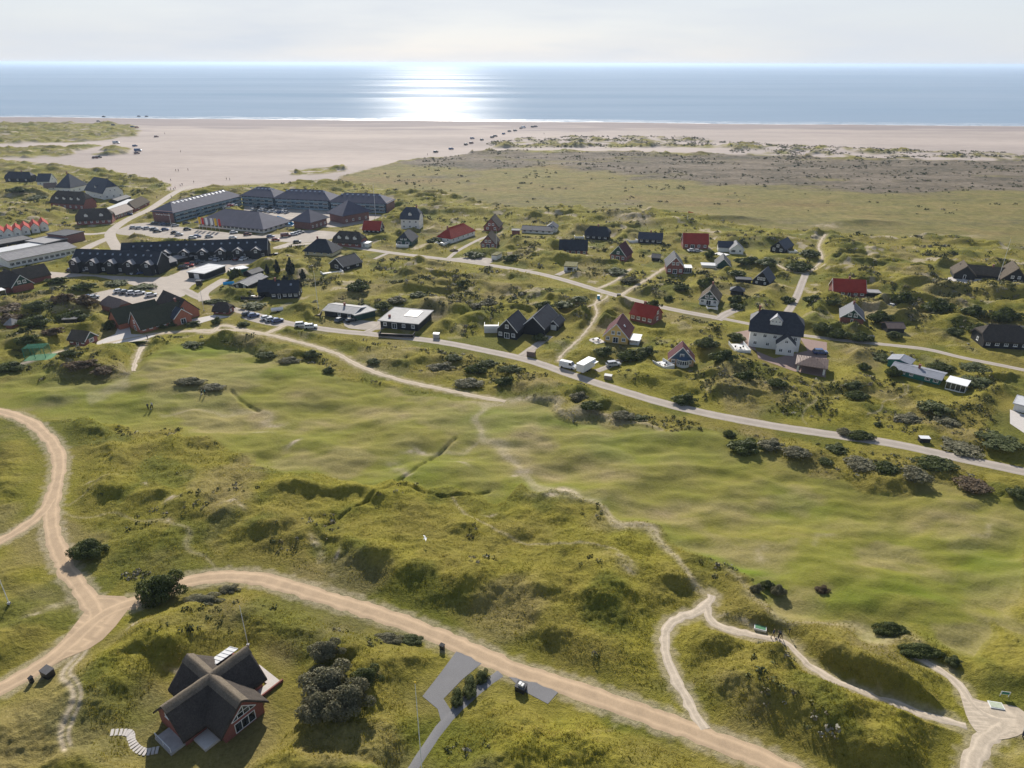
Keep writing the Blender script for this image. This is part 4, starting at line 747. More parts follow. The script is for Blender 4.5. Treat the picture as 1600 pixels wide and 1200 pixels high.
def dormer(par,x,y0,z0,w,h,dp,wall,rm,win='w'):
    """gabled box dormer, its face at y0 looking to -y"""
    a=MB(); rh=w/2*.85
    a.prism([(-w/2,z0),(w/2,z0),(w/2,z0+h),(0,z0+h+rh),(-w/2,z0+h)],y0,y0+dp,1,0,0)
    a.v=[(x+vx,vy,vz) for vx,vy,vz in a.v]; o=a.build('dormer',wall,par)
    r=MB(); e=w/2+.25; ze=z0+h-.25*.85
    for sg in (-1,1):
        q=[(x+sg*e,y0-.3,ze),(x,y0-.3,z0+h+rh),(x,y0+dp,z0+h+rh),(x+sg*e,y0+dp,ze)]; q2=[(p,q_,z+.14) for p,q_,z in q]; 
        fs=[(3,2,1,0),(4,5,6,7),(0,1,5,4),(1,2,6,5),(2,3,7,6),(3,0,4,7)]
        if sg>0: fs=[f[::-1] for f in fs]
        r.poly(q+q2,fs)
    r.build('dormer_roof',rm,o)
    n=len(win.split()); rowof(o,win,w*.9,lambda f:(x+f,y0),0,z0+h*.15-.3,min(1,h/1.9))
def skylights(par,n,L_,D,h,pitch,rows=.55,roofz=.16,w=.8,hh=1.0):
    tn=math.tan(R(pitch)); 
    for i in range(n):
        x=-L_/2+(i+.5)/n*L_; t=rows; y=-D/2*(1-t); z=h+D/2*t*tn+roofz
        key=('sky',round(w,2))
        if key not in WC:
            f=MB(); f.box(-w/2,w/2,-hh/2,hh/2,0,.08); p=MB(); p.box(-w/2+.09,w/2-.09,-hh/2+.09,hh/2-.09,.082,.10); WC[key]=(f.mesh('skylight','metal_grey'),p.mesh('pane','skylight_glass'))
        o=obj('skylight',WC[key][0],par,(x,y,z)); o.rotation_euler=(R(pitch),0,0); obj('pane',WC[key][1],o)
for (nm,lb,A,B,D_,wp,k),(a,b_,Lh,ux,uy,D) in zip(H,HW):
    c=(a+b_)/2+uy*D/2; ang=math.atan2(ux[1],ux[0]); h=wp/V(*A)
    g0=k.get('z',0.0); root=empty(nm,(c[0],c[1],g0),ang); cats={'hotel_wing':'hotel','hotel_block':'hotel','clubhouse':'clubhouse','carport':'carport'}
    cat=cats.get(nm,'shed' if 'shed' in nm or 'hut' in nm or 'annex' in nm else 'garage' if 'garage' in nm else 'terrace' if 'terrace' in nm else 'shop' if 'shop' in nm or 'arcade' in nm else 'barn' if 'barn' in nm else 'building' if 'hall' in nm or 'reception' in nm else 'house')
    tag(root,lb,cat,k.get('group'))
    roof=k.get('roof','gable'); ridge=k.get('ridge','p'); wall=k['wall'] if 'wall' in k else 'white_wall'; rm=k['rm']; pitch=k.get('pitch',40); ov=k.get('ov',.45)
    thk='thatch' in rm
    opn=wall=='OPEN' or nm=='carport'
    if opn and roof!='flat': wo_,ro,zt=volume(root,0,0,Lh,D,h,pitch,roof,ridge,'white_wall',rm,ov,.25,1.2,0,k.get('ribs',12),True)
    else: wo_,ro,zt=volume(root,0,0,Lh,D,h,pitch,roof,ridge,wall,rm,ov,.5 if thk else .22,1.5,k.get('barge',0),k.get('ribs',0))
    fy=-D/2-.002
    if k.get('front'): rowof(root,k['front'],Lh,lambda f:(f,fy),0,0 if h<5 or 'up2' in k or nm in('terrace_row',) else (h-2.8 if h>4 else 0),1.0 if h>2.2 else h/2.4)
    if k.get('up2'): rowof(root,k['up2'],Lh,lambda f:(f,fy),0,2.75)
    if k.get('left'): rowof(root,k['left'],D,lambda f:(-Lh/2-.002,-f),-math.pi/2,0,1.0 if h>2.2 else h/2.4)
    if k.get('right'): rowof(root,k['right'],D,lambda f:(Lh/2+.002,f),math.pi/2,0,1.0 if h>2.2 else h/2.4)
    if k.get('right2'): rowof(root,k['right2'],D,lambda f:(Lh/2+.002,f),math.pi/2,2.75)
    if k.get('up'):
        span=Lh if ridge=='g' else D
        rowof(root,k['up'],span*.5,lambda f:(f,fy-.03 if k.get('panel') else fy),0,h-.35,min(.95,span/7))
    if k.get('upr'): rowof(root,k['upr'],D*.45,lambda f:(Lh/2+.002,f),math.pi/2,h-.35,.9)
    if k.get('upl'): rowof(root,k['upl'],D*.4,lambda f:(-Lh/2-.002,-f),-math.pi/2,h-.2,.9)
    if k.get('panel'):
        p=MB(); tn=math.tan(R(pitch)); p.prism([(-Lh/2,h-.03),(Lh/2,h-.03),(0,h+Lh/2*tn-.1)],-D/2-.03,-D/2-.002,1); p.build('gable_panel',k['panel'],root)
    if k.get('panelr'):
        p=MB(); tn=math.tan(R(pitch)); p.prism([(-D/2,h-.03),(D/2,h-.03),(0,h+D/2*tn-.1)],Lh/2+.002,Lh/2+.03,0); p.build('gable_panel',k['panelr'],root)
    tn=math.tan(R(pitch))
    if k.get('chim') is not None:
        f=k['chim']
        if roof=='flat': chimney(ro,(f-.5)*Lh,-D/4,zt,.7,.9)
        elif ridge=='p': chimney(ro,(min(max(f,.12),.88)-.5)*Lh if roof!='gable' else (f-.5)*(Lh-1.2),0,zt-.1)
        else: chimney(ro,0,(f-.5)*(D-1.4),zt-.1)
    if k.get('dorm'):
        n=k['dorm']; big=k.get('dbig')
        for i in range(n):
            x=((i+.5)/n-.5)*Lh*.86; x=x if not big else -.3
            w_,hh,yy=(3.6,1.5,.30) if big else (1.9,1.1,.24); dormer(root,x,-D/2*(1-yy),h+D/2*yy*tn+.1,w_,hh,D/2*(1-yy)*.9,k.get('dwall',wall),rm if not big else 'slate_pale','w w w' if big else 'w')
    if k.get('sky'):
        if ridge=='p': skylights(root,k['sky'],Lh*(.9 if roof=='gable' else .78),D,h,pitch,.62 if nm!='hotel_wing' else .8,.16,.8 if nm!='hotel_wing' else 1.3,.9 if nm!='hotel_wing' else 1.2)
        else:
            f=MB(); f.box(-.4,.4,-.5,.5,0,.08); o=f.build('skylight','white_trim',root,(Lh/4,-1,h+Lh/4*tn+.16)); o.rotation_euler=(0,R(pitch),0)
            f=MB(); f.box(-.3,.3,-.4,.4,.081,.1); f.build('pane','skylight_glass',o)
    for vdict in k.get('vols',[]):
        vd=vdict; vr=vd.get('ridge','p'); volume(root,vd['cx'],vd['cy'],vd['L'],vd['D'],vd['h'],vd['pitch'],'gable',vr,vd.get('wall',wall),vd['rm'],.4,.45 if 'thatch' in vd['rm'] else .2,1.5,vd.get('barge',1 if vd.get('wall')=='white_wall' else 0))
        vy=vd['cy']-vd['D']/2-.002
        if vd.get('front'): rowof(root,vd['front'],vd['L'],lambda f:(vd['cx']+f,vy),0,0)
        if vd.get('up'): rowof(root,vd['up'],vd['L']*.5,lambda f:(vd['cx']+f,vy),0,vd['h']-.4,.9)
    if k.get('conserv'):
        cx,cy,cl,cd,ch=k['conserv']; b=MB()
        b.box(cx-cl/2,cx+cl/2,cy-cd/2,cy+cd/2,-1,.35); 
        for i in range(5):
            x=cx-cl/2+i*(cl-.12)/4; b.box(x,x+.12,cy-cd/2,cy-cd/2+.12,.352,ch-.1); b.box(x,x+.12,cy+cd/2-.12,cy+cd/2,.352,ch-.1)
        b.box(cx-cl/2-.2,cx+cl/2+.2,cy-cd/2-.2,cy+cd/2+.2,ch-.098,ch+.08); o=b.build('glass_porch','white_trim',root)
        if ch>2: p=MB(); p.box(cx-cl/2+.05,cx+cl/2-.05,cy-cd/2+.03,cy+cd/2-.03,.37,ch-.11); p.build('pane','glass',o)
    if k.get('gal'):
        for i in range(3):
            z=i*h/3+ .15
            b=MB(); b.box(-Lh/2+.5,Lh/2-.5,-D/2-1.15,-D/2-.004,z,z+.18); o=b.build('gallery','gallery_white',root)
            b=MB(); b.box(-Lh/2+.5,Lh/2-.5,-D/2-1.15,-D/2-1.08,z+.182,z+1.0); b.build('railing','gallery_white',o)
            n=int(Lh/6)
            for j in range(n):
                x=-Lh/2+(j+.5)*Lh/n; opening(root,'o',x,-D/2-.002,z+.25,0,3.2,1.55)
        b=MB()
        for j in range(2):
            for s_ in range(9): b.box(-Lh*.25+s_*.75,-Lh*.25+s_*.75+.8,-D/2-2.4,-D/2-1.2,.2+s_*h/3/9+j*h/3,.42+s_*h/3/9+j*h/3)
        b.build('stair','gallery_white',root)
    if k.get('endbrick'):
        sx=-1 if k['endbrick']=='left' else 1; b=MB(); x0,x1=sorted((sx*(Lh/2+.003),sx*(Lh/2+.5))); b.box(x0,x1,-D/2-.2,D/2+.2,-1,h+.1); o=b.build('end_wall','hotel_brick',root)
        if k.get('sign'):
            b=MB(); y=-4.9; rr=random.Random(4)
            for wl_ in (8,8):   # two words of white letters, too small in the photo to read
                for q in range(wl_):
                    hh=1.1 if q==0 else rr.choice((.7,.7,1.0)); z=h*.62; x0=-Lh/2-.56
                    b.box(x0,x0+.05,y,y+.14,z,z+hh); b.box(x0,x0+.05,y+.141,y+.42,z+rr.choice((0,.3,hh-.16)),z+rr.choice((.47,.5))+.2*0); y+=.62
                y+=.7
            b.v=[(x,-yy,z) for x,yy,z in b.v]; b.f=[f_[::-1] for f_ in b.f]; b.build('sign_lettering','white_trim',o)
    if k.get('porch'):
        for f in k['porch']:
            x=(f-.5)*Lh; b=MB(); w_=4.3; ph=h*.98; dp=2.4
            b.prism([(-w_/2,-1),(w_/2,-1),(w_/2,ph),(0,ph+w_/2*.62),(-w_/2,ph)],-D/2-dp,-D/2+.8,1); b.v=[(x+q[0],q[1],q[2]) for q in b.v]; o=b.build('porch',wall,root)
            r=MB(); e=w_/2+.35
            for sg in (-1,1):
                q=[(x+sg*e,-D/2-dp-.4,ph-.35*.62),(x,-D/2-dp-.4,ph+w_/2*.62),(x,-D/2+2.6,ph+w_/2*.62),(x+sg*e,-D/2+2.6,ph-.35*.62)]; q2=[(p_,q_,z+.16) for p_,q_,z in q]; fs=[(3,2,1,0),(4,5,6,7),(0,1,5,4),(1,2,6,5),(2,3,7,6),(3,0,4,7)]
                if sg>0: fs=[f_[::-1] for f_ in fs]
                r.poly(q+q2,fs)
            r.build('porch_roof','deck_pale' if 'deck_pale' in MAT else 'felt_grey',o); opening(o,'w',x,-D/2-dp-.002,ph-1.0,0,1.3,1.3)
    if k.get('court'):
        b=MB(); b.box(-.5,4.5,-1.0,D/2-1.5,h+.35,h+.42); b.build('court_opening','dark_plastic',root)  # no hole cut: dark slab on the roof paints the shade of the court
    if k.get('bay'):
        b=MB(); n=9; cx,cy,rr_=.5,-D/2+.3,2.0; vs=[]
        for z in (-1,.9,2.1,2.5):
            for i in range(n+1): t=math.pi+math.pi*i/n; vs.append((cx+rr_*math.cos(t),cy+rr_*math.sin(t),z))
        m_=n+1; fs=[(j*m_+i,j*m_+i+1,(j+1)*m_+i+1,(j+1)*m_+i) for j in (0,2) for i in range(n)]
        b.poly(vs,fs+[tuple(range(3*m_,4*m_))]); 
        for i in range(n+1): t=math.pi+math.pi*i/n; x,y=cx+rr_*math.cos(t),cy+rr_*math.sin(t); b.box(x-.09,x+.09,y-.09,y+.09,.9,2.1)
        o=b.build('bay_window','white_trim',root); p=MB(); vs=[]
        for z in (.88,2.12):
            for i in range(n+1): t=math.pi+math.pi*i/n; vs.append((cx+(rr_-.06)*math.cos(t),cy+(rr_-.06)*math.sin(t),z))
        p.poly(vs,[(i,i+1,m_+i+1,m_+i) for i in range(n)]); p.build('pane','glass',o)
        r=MB(); vs=[(cx,cy,3.2)]+[(cx+(rr_+.3)*math.cos(math.pi+math.pi*i/n),cy+(rr_+.3)*math.sin(math.pi+math.pi*i/n),2.51) for i in range(n+1)]; r.poly(vs,[(0,i+1,i+2) for i in range(n)]+[tuple(range(n+1,0,-1))]); r.build('bay_roof','blue_wood',o)
# ------------------------------------------------------------------ foreground thatched house (cross-shaped)
def fg_house():
    A1=R(53.5); root=empty('thatched_house',(FH[0],FH[1],.35),A1); root.scale=(.94,.94,.94); tag(root,'large cross shaped thatched brick house with mossy ridges in the foreground','house')
    W='brick_wall'
    # main body along x (towards the far end), span 7.6
    def body(cx,cy,L_,D,h,pitch,ridge,cut=None):
        tn=math.tan(R(pitch)); rot=1 if ridge=='g' else 0; a,b=(D,L_) if rot else (L_,D)
        w=MB(); w.prism([(-b/2,-1.5),(b/2,-1.5),(b/2,h-.05),(0,h+b/2*tn-.1),(-b/2,h-.05)],-a/2,a/2,rot,cx,cy); w.build('wall',W,root)
        # rounded thatch: profile with thickness, finely divided, soft sag and bulge at ridge
        e=b/2+.75; n=22; th=.42; nl=max(int(a/.35),8); ax=a/2+.55
        prof=[]
        for i in range(n+1):
            s=-e+2*e*i/n; z=h+(b/2-abs(s))*tn+.2; z-=.35*math.exp(-(s/.55)**2)*tn*.55; prof.append((s,z))
        r=MB(); vs=[]
        for j in range(nl+1):
            X_=-ax+2*ax*j/nl; sag=-.22*math.cos(X_/ax*1.5)**2
            for (s,z) in prof: 
                zz=z+sag*.6+.05*float(pn(np.array(X_*1.3+cx),np.array(s*1.3+cy),7)); vs.append((cx+X_,cy+s,zz) if not rot else (cx-s,cy+X_,zz))
        N1=len(vs); vs+= [(x,y,z-th) for x,y,z in vs]; m_=n+1
        fs=[(j*m_+i,(j+1)*m_+i,(j+1)*m_+i+1,j*m_+i+1) for j in range(nl) for i in range(n)]
        fs+=[(N1+j*m_+i,N1+j*m_+i+1,N1+(j+1)*m_+i+1,N1+(j+1)*m_+i) for j in range(nl) for i in range(n)]
        for j in range(nl): fs+=[(j*m_,N1+j*m_,N1+(j+1)*m_,(j+1)*m_),(j*m_+n,(j+1)*m_+n,N1+(j+1)*m_+n,N1+j*m_+n)]
        for i in range(n): fs+=[(i,i+1,N1+i+1,N1+i),(nl*m_+i,N1+nl*m_+i,N1+nl*m_+i+1,nl*m_+i+1)]
        r.poly(vs,fs); ro=r.build('roof','thatch',root,smooth_=True)
        # ridge roll
        k=MB(); pts=[];ng=int(a/.8)
        for j in range(ng+1): X_=-ax-.05+2*(ax+.05)*j/ng; z=h+b/2*tn+.2-.2-.13*math.cos(X_/ax*1.5)**2; pts.append((cx+X_,cy,z+.02) if not rot else (cx,cy+X_,z+.02))
        vs=[];m2=13
        for (x,y,z),j in zip(pts,range(99)):
            for i in range(m2):
                s=(i/(m2-1)-.5)*2.1; dz=.16-abs(s)*tn*.86+.12*math.exp(-(s/.35)**2)*0+ (.05*math.sin(j*2.1+i))*.5; dz=dz-.12*math.exp(-(s/.3)**2)
                vs.append((x,y+s,z+dz+.02) if not rot else (x-s,y,z+dz+.02))
        k.poly(vs,[(j*m2+i,(j+1)*m2+i,(j+1)*m2+i+1,j*m2+i+1) for j in range(ng) for i in range(m2-1)]); k.build('ridge','thatch_ridge',ro,smooth_=True)
        return tn
    hm=2.2; body(-.2,0,13.0,6.9,hm,46,'p'); body(.3,-1.0,6.6,13.4,hm+.1,46,'g')
    # cross gable facing local -y (right, downhill): two storeys of glass
    y0=-1.0-6.7-.004
    def glazed(par,x0,x1,z0,z1,y,cols,rows,tri=0):
        f=MB(); t=.09
        f.box(x0,x1,y-.08,y,z0,z0+t)
        if not tri: f.box(x0,x1,y-.08,y,z1-t,z1)
        for i in range(cols+1):
            x=x0+(x1-x0)*i/cols; xx=min(max(x,x0+t/2),x1-t/2); zt=z1 if not tri else z0+(z1-z0)*(1-abs(xx-(x0+x1)/2)/((x1-x0)/2))*1.0+.1
            if zt-z0>.3: f.box(xx-t/2,xx+t/2,y-.075,y,z0+t,zt-t)
        for j in range(1,rows): z=z0+(z1-z0)*j/rows; f.box(x0+t,x1-t,y-.07,y,z-t/2,z+t/2) if not tri else f.box(x0+(x1-x0)*.27,x1-(x1-x0)*.27,y-.07,y,z-t/2,z+t/2)
        if tri:
            for sg in (-1,1):
                xm=(x0+x1)/2; xe=x0 if sg<0 else x1; q=[(xe,z0),(xm,z1),(xm,z1+.16),(xe-sg*-0.1,z0+.1)]; 
                vs=[(a,y-.08,b) for a,b in q]+[(a,y,b) for a,b in q]; fs=[(0,1,2,3),(7,6,5,4),(0,4,5,1),(1,5,6,2),(2,6,7,3),(3,7,4,0)]
                f.poly(vs,fs)
        o=f.build('window','white_trim',par)
        p=MB()
        if tri: p.poly([(x0+.1,y-.03,z0+.05),(x1-.1,y-.03,z0+.05),((x0+x1)/2,y-.03,z1)],[(0,1,2)])
        else: p.box(x0+.05,x1-.05,y-.03,y+.01,z0+.05,z1-.05)
        p.build('pane','glass',o)
    glazed(root,-1.3,2.1,-.1,1.75,y0,3,1); glazed(root,-1.6,2.4,2.35,4.1,y0,4,2,1)
    # left gable end of the main body (local -x) with slim white window
    e=empty('w',(0,0,0)); bpy.data.objects.remove(e)
    for (yy,z,w_,hh) in ((0.6,2.6,1.0,1.3),): 
        opening(root,'w',-.2-6.5-.004,yy,z,-math.pi/2,w_,hh)
    # white stone plinth and stair below the left gable
    b=MB(); b.box(-8.9,-6.45,-3.2,1.2,-1.2,.05); b.build('terrace','concrete',root)
    b=MB(); 
    for t in np.linspace(0,1,3): b.box(-8.8,-8.72,-3.1+t*4.1,-3.02+t*4.1,.06,1.0)
    b.box(-8.81,-8.73,-3.1,1.15,.98,1.04); b.build('railing','white_trim',root)
    # front windows in the main body and entry porch eyebrow in the corner
    for x in (-5.2,-3.6,4.9,5.9): opening(root,'w',x,-3.45-.004,.75 if x<0 else .9,0,1.2,1.2)
    opening(root,'D',-2.902-.0,-5.2,.05,-math.pi/2,1.6,2.0)
    b=MB(); b.box(-5.6,-3.0,-6.6,-3.6,-1,.08); b.build('entry_step','palepave',root)
    # far side: glass-roofed lean-to (white ribbed) behind the far part of the main ridge
    b=MB(); b.box(1.6,6.6,3.5,5.7,-1,1.9); o=b.build('extension','brick_wall',root)
    b=MB(); b.poly([(1.4,3.2,3.25),(6.9,3.2,3.25),(6.9,6.0,2.0),(1.4,6.0,2.0),(1.4,3.2,3.13),(6.9,3.2,3.13),(6.9,6.0,1.88),(1.4,6.0,1.88)],[(0,1,2,3),(7,6,5,4),(0,4,5,1),(1,5,6,2),(2,6,7,3),(3,7,4,0)])
    for i in range(8):
        x=1.4+i*5.4/7; b.poly([(x,3.2,3.33),(x+.1,3.2,3.33),(x+.1,6.0,2.08),(x,6.0,2.08),(x,3.2,3.26),(x+.1,3.2,3.26),(x+.1,6.0,2.01),(x,6.0,2.01)],[(0,1,2,3),(7,6,5,4),(0,4,5,1),(1,5,6,2),(2,6,7,3),(3,7,4,0)])
    b.build('glass_roof','pale_roof',o)
    # terrace on the far right with a low wall
    b=MB(); b.box(4.2,8.6,-4.9,-3.5,-1.2,-.2); b.box(7.0,8.6,-3.498,0.8,-1.2,-.2); b.build('terrace','palepave',root)
    b=MB(); b.box(4.2,8.9,-5.15,-4.92,-1.2,.15); b.build('terrace_edge','brick_wall',root)
fg_house()
# ------------------------------------------------------------------ vehicles
CM={}
def carmesh(kind,colr):
    key=(kind,colr)
    if key in CM: return CM[key]
    b=MB()
    if kind=='car':  Lc,Wc=4.3,1.75; prof=[(-2.15,.3),(2.15,.3),(2.15,.62),(2.0,.82),(1.0,.95),(-1.9,1.0),(-2.13,.85)]; cab=[(-1.85,.98),(1.05,.95),(.35,1.42),(-1.3,1.45)]
    elif kind=='suv': Lc,Wc=4.6,1.85; prof=[(-2.3,.35),(2.3,.35),(2.3,.75),(2.1,1.0),(1.2,1.08),(-2.2,1.1),(-2.3,.9)]; cab=[(-2.15,1.08),(1.2,1.07),(.6,1.62),(-1.85,1.68)]
    else: Lc,Wc=5.4,2.0; prof=[(-2.7,.35),(2.7,.35),(2.7,.9),(2.45,1.15),(1.75,1.35),(-2.65,1.38),(-2.7,1.2)]; cab=[(-2.66,1.36),(1.75,1.34),(1.15,2.1),(-2.6,2.15)]
    def ext(pr,w0,w1,mi,zs):
        vs=[];n=len(pr); z0=min(p[1] for p in pr);z1=max(p[1] for p in pr)
        for s in (-1,1):
            for (x,z) in pr: ww=w0+(w1-w0)*(z-z0)/(z1-z0); vs.append((x,s*ww/2,z))
        b.poly(vs,[tuple(range(n)),tuple(range(n,2*n))[::-1]]+[(i,i+n,(i+1)%n+n,(i+1)%n) for i in range(n)],mi)
    ext(prof,Wc,Wc*.94,0,0); 
    body=b; c=MB(); 
    if kind=='van': c.poly([],[]); 
    bd=b.mesh('body',colr)
    bm=bmesh.new(); bm.from_mesh(bd); bmesh.ops.bevel(bm,geom=bm.edges[:],offset=.06,segments=1,affect='EDGES'); bm.to_mesh(bd); bm.free()
    b=MB(); ext(cab,Wc*.93,Wc*.74,1,0); b.m=[0]*len(b.f); glass=b.mesh('cabin_glass','glass')
    t=MB(); x0,x1=cab[3][0],cab[2][0]; z=max(cab[2][1],cab[3][1]); t.box(x0-.02,x1+.05,-Wc*.37,Wc*.37,z-.04,z+.05)
    for s in (-1,1):
        for (xa,xb) in ((cab[1][0]-.05,cab[2][0]),(cab[0][0]+.1,cab[3][0]),(-.35,-.35)): 
            q=[(xa,s*Wc*.462,cab[0][1]),(xb,s*Wc*.372,z),(xb+.09,s*Wc*.372,z),(xa+.09,s*Wc*.462,cab[0][1])]; q2=[(x,y+s*.02,zz) for x,y,zz in q]; t.poly(q+q2,[(0,1,2,3),(7,6,5,4),(0,4,5,1),(2,6,7,3)])
    if kind=='van':
        for s in (-1,1): t.poly([(-2.66,s*.94,1.38),(.55,s*.94,1.38),(.45,s*.78,2.1),(-2.6,s*.78,2.12),(-2.66,s*.90,1.38),(.55,s*.90,1.38),(.45,s*.74,2.1),(-2.6,s*.74,2.12)],[(0,1,2,3),(7,6,5,4),(0,4,5,1),(1,5,6,2),(2,6,7,3),(3,7,4,0)])
    roof=t.mesh('roof',colr)
    wh=MB(); vs=[]; k=12
    for y in (-.11,.11):
        for i in range(k): vs.append((.33*math.cos(6.283*i/k),y,.33*math.sin(6.283*i/k)))
    wh.poly(vs,[tuple(range(k)),tuple(range(k,2*k))[::-1]]+[(i,i+k,(i+1)%k+k,(i+1)%k) for i in range(k)]); wheel=wh.mesh('wheel','rubber')
    h1=MB(); h1.box(Lc/2-.06,Lc/2+.02,-.22,.22,-.08,.08); head=h1.mesh('headlight','white_trim')
    CM[key]=(bd,glass,roof,wheel,head,Lc,Wc); return CM[key]
CN={}
def car(u,v,deg,colr,label,kind='car',group=None,tiny=False,s=1.0):
    x,y=G(u,v); z=float(T(x,y))+.03
    bd,gl,rf,wl,hd,Lc,Wc=carmesh(kind,colr)
    cat='van' if kind=='van' else 'car'
    if tiny:
        key=(kind,colr,'t')
        if key not in CM:
            bm=bmesh.new(); 
            for me_,off,mi in ((bd,(0,0,0),0),(gl,(0,0,0),1),(rf,(0,0,0),0))+tuple((wl,(sx*Lc*.31,sy*(Wc/2-.1),.33),2) for sx in (-1,1) for sy in (-1,1)):
                t_=bmesh.new(); t_.from_mesh(me_); 
                for v_ in t_.verts: v_.co+=Vector(off)
                for f_ in t_.faces: f_.material_index=mi
                m2=bpy.data.meshes.new('t'); t_.to_mesh(m2); t_.free(); bm.from_mesh(m2); bpy.data.meshes.remove(m2)
            me_=bpy.data.meshes.new('parked_car'); bm.to_mesh(me_); bm.free()
            for q in (colr,'glass','rubber'): me_.materials.append(MAT[q])
            CM[key]=me_
        o=obj('parked_'+cat,CM[key],None,(x,y,z),R(deg)); o.scale=(s,s,s); return tag(o,label,cat,group)
    r=obj('parked_'+cat,None,None,(x,y,z),R(deg)); r.scale=(s,s,s); tag(r,label,cat,group)
    obj('body',bd,r); obj('window',gl,r); obj('roof',rf,r)
    for sx in (-1,1):
        for sy in (-1,1): obj('wheel',wl,r,(sx*Lc*.31,sy*(Wc/2-.1),.33))
    for sy in (-1,1): obj('headlight',hd,r,(0,sy*.58,.62 if kind=='car' else .78))
    return r
ORD=['first','second','third','fourth','fifth','sixth','seventh','eighth','ninth','tenth','eleventh','twelfth','thirteenth','fourteenth','fifteenth','sixteenth']
CNM=dict(car_white='white',car_silver='silver',car_blue='dark blue',car_black='black',car_red='red',car_grey='grey',car_maroon='maroon')
def rowcars(lst,what,group,tiny=False,deg=None,kind='car',s=1.0):
    for i,(u,v,c,*d) in enumerate(lst): car(u,v,d[0] if d else deg,'car_'+c,f"{CNM['car_'+c]} car, {ORD[i]} {what}",kind,group,tiny,s)
rowcars([(333,405,'white'),(340.5,407.5,'silver'),(351,405,'white'),(360.5,405,'black'),(371,406.5,'maroon'),(381,406.5,'white')],'from the left in the row facing the back black terrace','cars in front of the black terraces',deg=75,s=1.15)
rowcars([(286.5,419.5,'black'),(295,416.5,'red'),(303,413.5,'black'),(311,410.5,'grey')],'from the left in the slanted row by the carport','cars beside the carport',deg=15,s=1.1)
rowcars([(131,424,'silver',10),(112,424,'black',10),(211.5,428.5,'silver',50),(221.5,428,'blue',40)],'of the scattered cars under the front black terrace','cars below the front terrace')
rowcars([(139,466,'blue',40),(146.5,466.5,'silver',40)],'of the pair beside the tall shrubs','pair of cars beside the shrubs')
rowcars([(187,457,'white'),(197,458.5,'grey'),(207,459.5,'white'),(218,460,'white'),(236.5,463,'white')],'from the left in the row behind the brick barn','white cars behind the barn',deg=35,s=1.05)
rowcars([(387,493,'black',30),(396.5,495,'blue',30),(416.5,499,'white',35),(424.5,501.5,'silver',30),(434,503,'blue',35)],'from the left in the lay-by under the road bend','cars in the roadside lay-by')
rowcars([(471,510,'white',15),(486,513,'white',10)],'of two white cars parked on the verge of the main road','two white cars on the verge',s=1.0,kind='suv')
rowcars([(531,502,'grey',60),(549,502.5,'black',40)],'of two dark cars on the drive of the pale roofed house','two cars on the drive')
rowcars([(1080.5,393.5,'white',20),(1090,395,'silver',-10)],'of two pale cars in front of the large red roofed house','two pale cars on the slope')
rowcars([(209,357,'silver'),(218,357.5,'silver'),(230,358,'silver'),(241,359,'white')],'from the left in the row nearest the beach street','cars near the beach street',deg=20)
rowcars([(242,350.5,'black'),(249,350.5,'black'),(257,351.5,'blue'),(265,352,'black'),(274,353.5,'silver'),(291.5,350.5,'black')],'from the left against the brick end wall of the hotel','cars against the hotel end wall',deg=20)
rowcars([(246,362.5,'black'),(241,359.5,'grey'),(258,360,'blue'),(273.5,365,'black'),(280,368,'silver'),(293,359.5,'black'),(301,372.5,'white'),(308.5,370.5,'blue'),(327,371,'silver'),(365.5,364.5,'white'),(387,367.5,'maroon'),(364,373,'white'),(423,371,'blue'),(431,376,'red'),(464.5,379.5,'black')],'counted from the left in the hotel front car park','cars in the hotel front car park',deg=12)
rowcars([(459,367.5,'white'),(464,366,'silver'),(469.5,364,'silver')],'of three white cars below the square hotel block','three cars by the hotel block',deg=30)
car(446.5,370,20,'car_maroon','maroon van parked near the square brick hotel block','van')
rowcars([(396+5.2*i,329+(i%3)*.6+i*.35,['white','black','silver','white','grey','white','silver','white','blue','white','silver'][i]) for i in range(11)],'from the left in the crowded inner hotel court row','cars in the inner hotel court',deg=70,tiny=True)
rowcars([(396,325,'silver'),(403,325,'black'),(411,325.5,'white'),(421,326,'black'),(431,326.5,'silver'),(445,327,'white')],'from the left along the rear hotel wing','cars along the rear hotel wing',deg=70,tiny=True)
rowcars([(355,332,'silver'),(361,330,'red'),(367,328.5,'white')],'of three behind the reception building','cars behind the reception',deg=30,tiny=True)
car(202,336,15,'car_blue','dark blue car parked alone in front of the brown shop row')
car(887.5,575,-28,'car_white','white delivery van parked on the main road below the yellow house','van')
car(958,572,15,'car_silver','silver car parked on the grass right of the white trailer','suv')
car(1281,553,-4,'car_blue','dark blue car behind the open carport of the white mansion','suv')
car(1395,481,-35,'car_white','lone white car at the bend below the bright red roof')
car(464,479,0,'car_grey','x') if 0 else None
q=[(837,198.4,'black'),(832,199,'black'),(814,201.3,'black'),(805,205,'black'),(796,206,'black'),(787,210,'blue'),(774,213.6,'black'),(769,215.4,'black'),(753,219.6,'black'),(738,217,'blue'),(736.5,224.5,'maroon'),(728,226.8,'black'),(705,233.6,'blue'),(681,238.6,'black')]
for i,(u,v,c) in enumerate(q): car(u,v,35+(i%3)*12,'car_'+c,f"dark car on the sand, {ORD[i]} from the sea in the line crossing the beach",'suv','cars crossing the beach in line',True,1.25)
car(818,200,20,'car_white','white van beside the first cars near the water line','van',None,True,1.3)
q=[(154,190,'black'),(162,182,'black'),(217,181.5,'black'),(229,181.6,'black'),(177,196.5,'black'),(214,200,'red'),(207,199,'blue'),(244.5,214.5,'maroon'),(211,229,'blue'),(214,240.5,'maroon'),(149,247.6,'maroon'),(154.5,247,'black')]
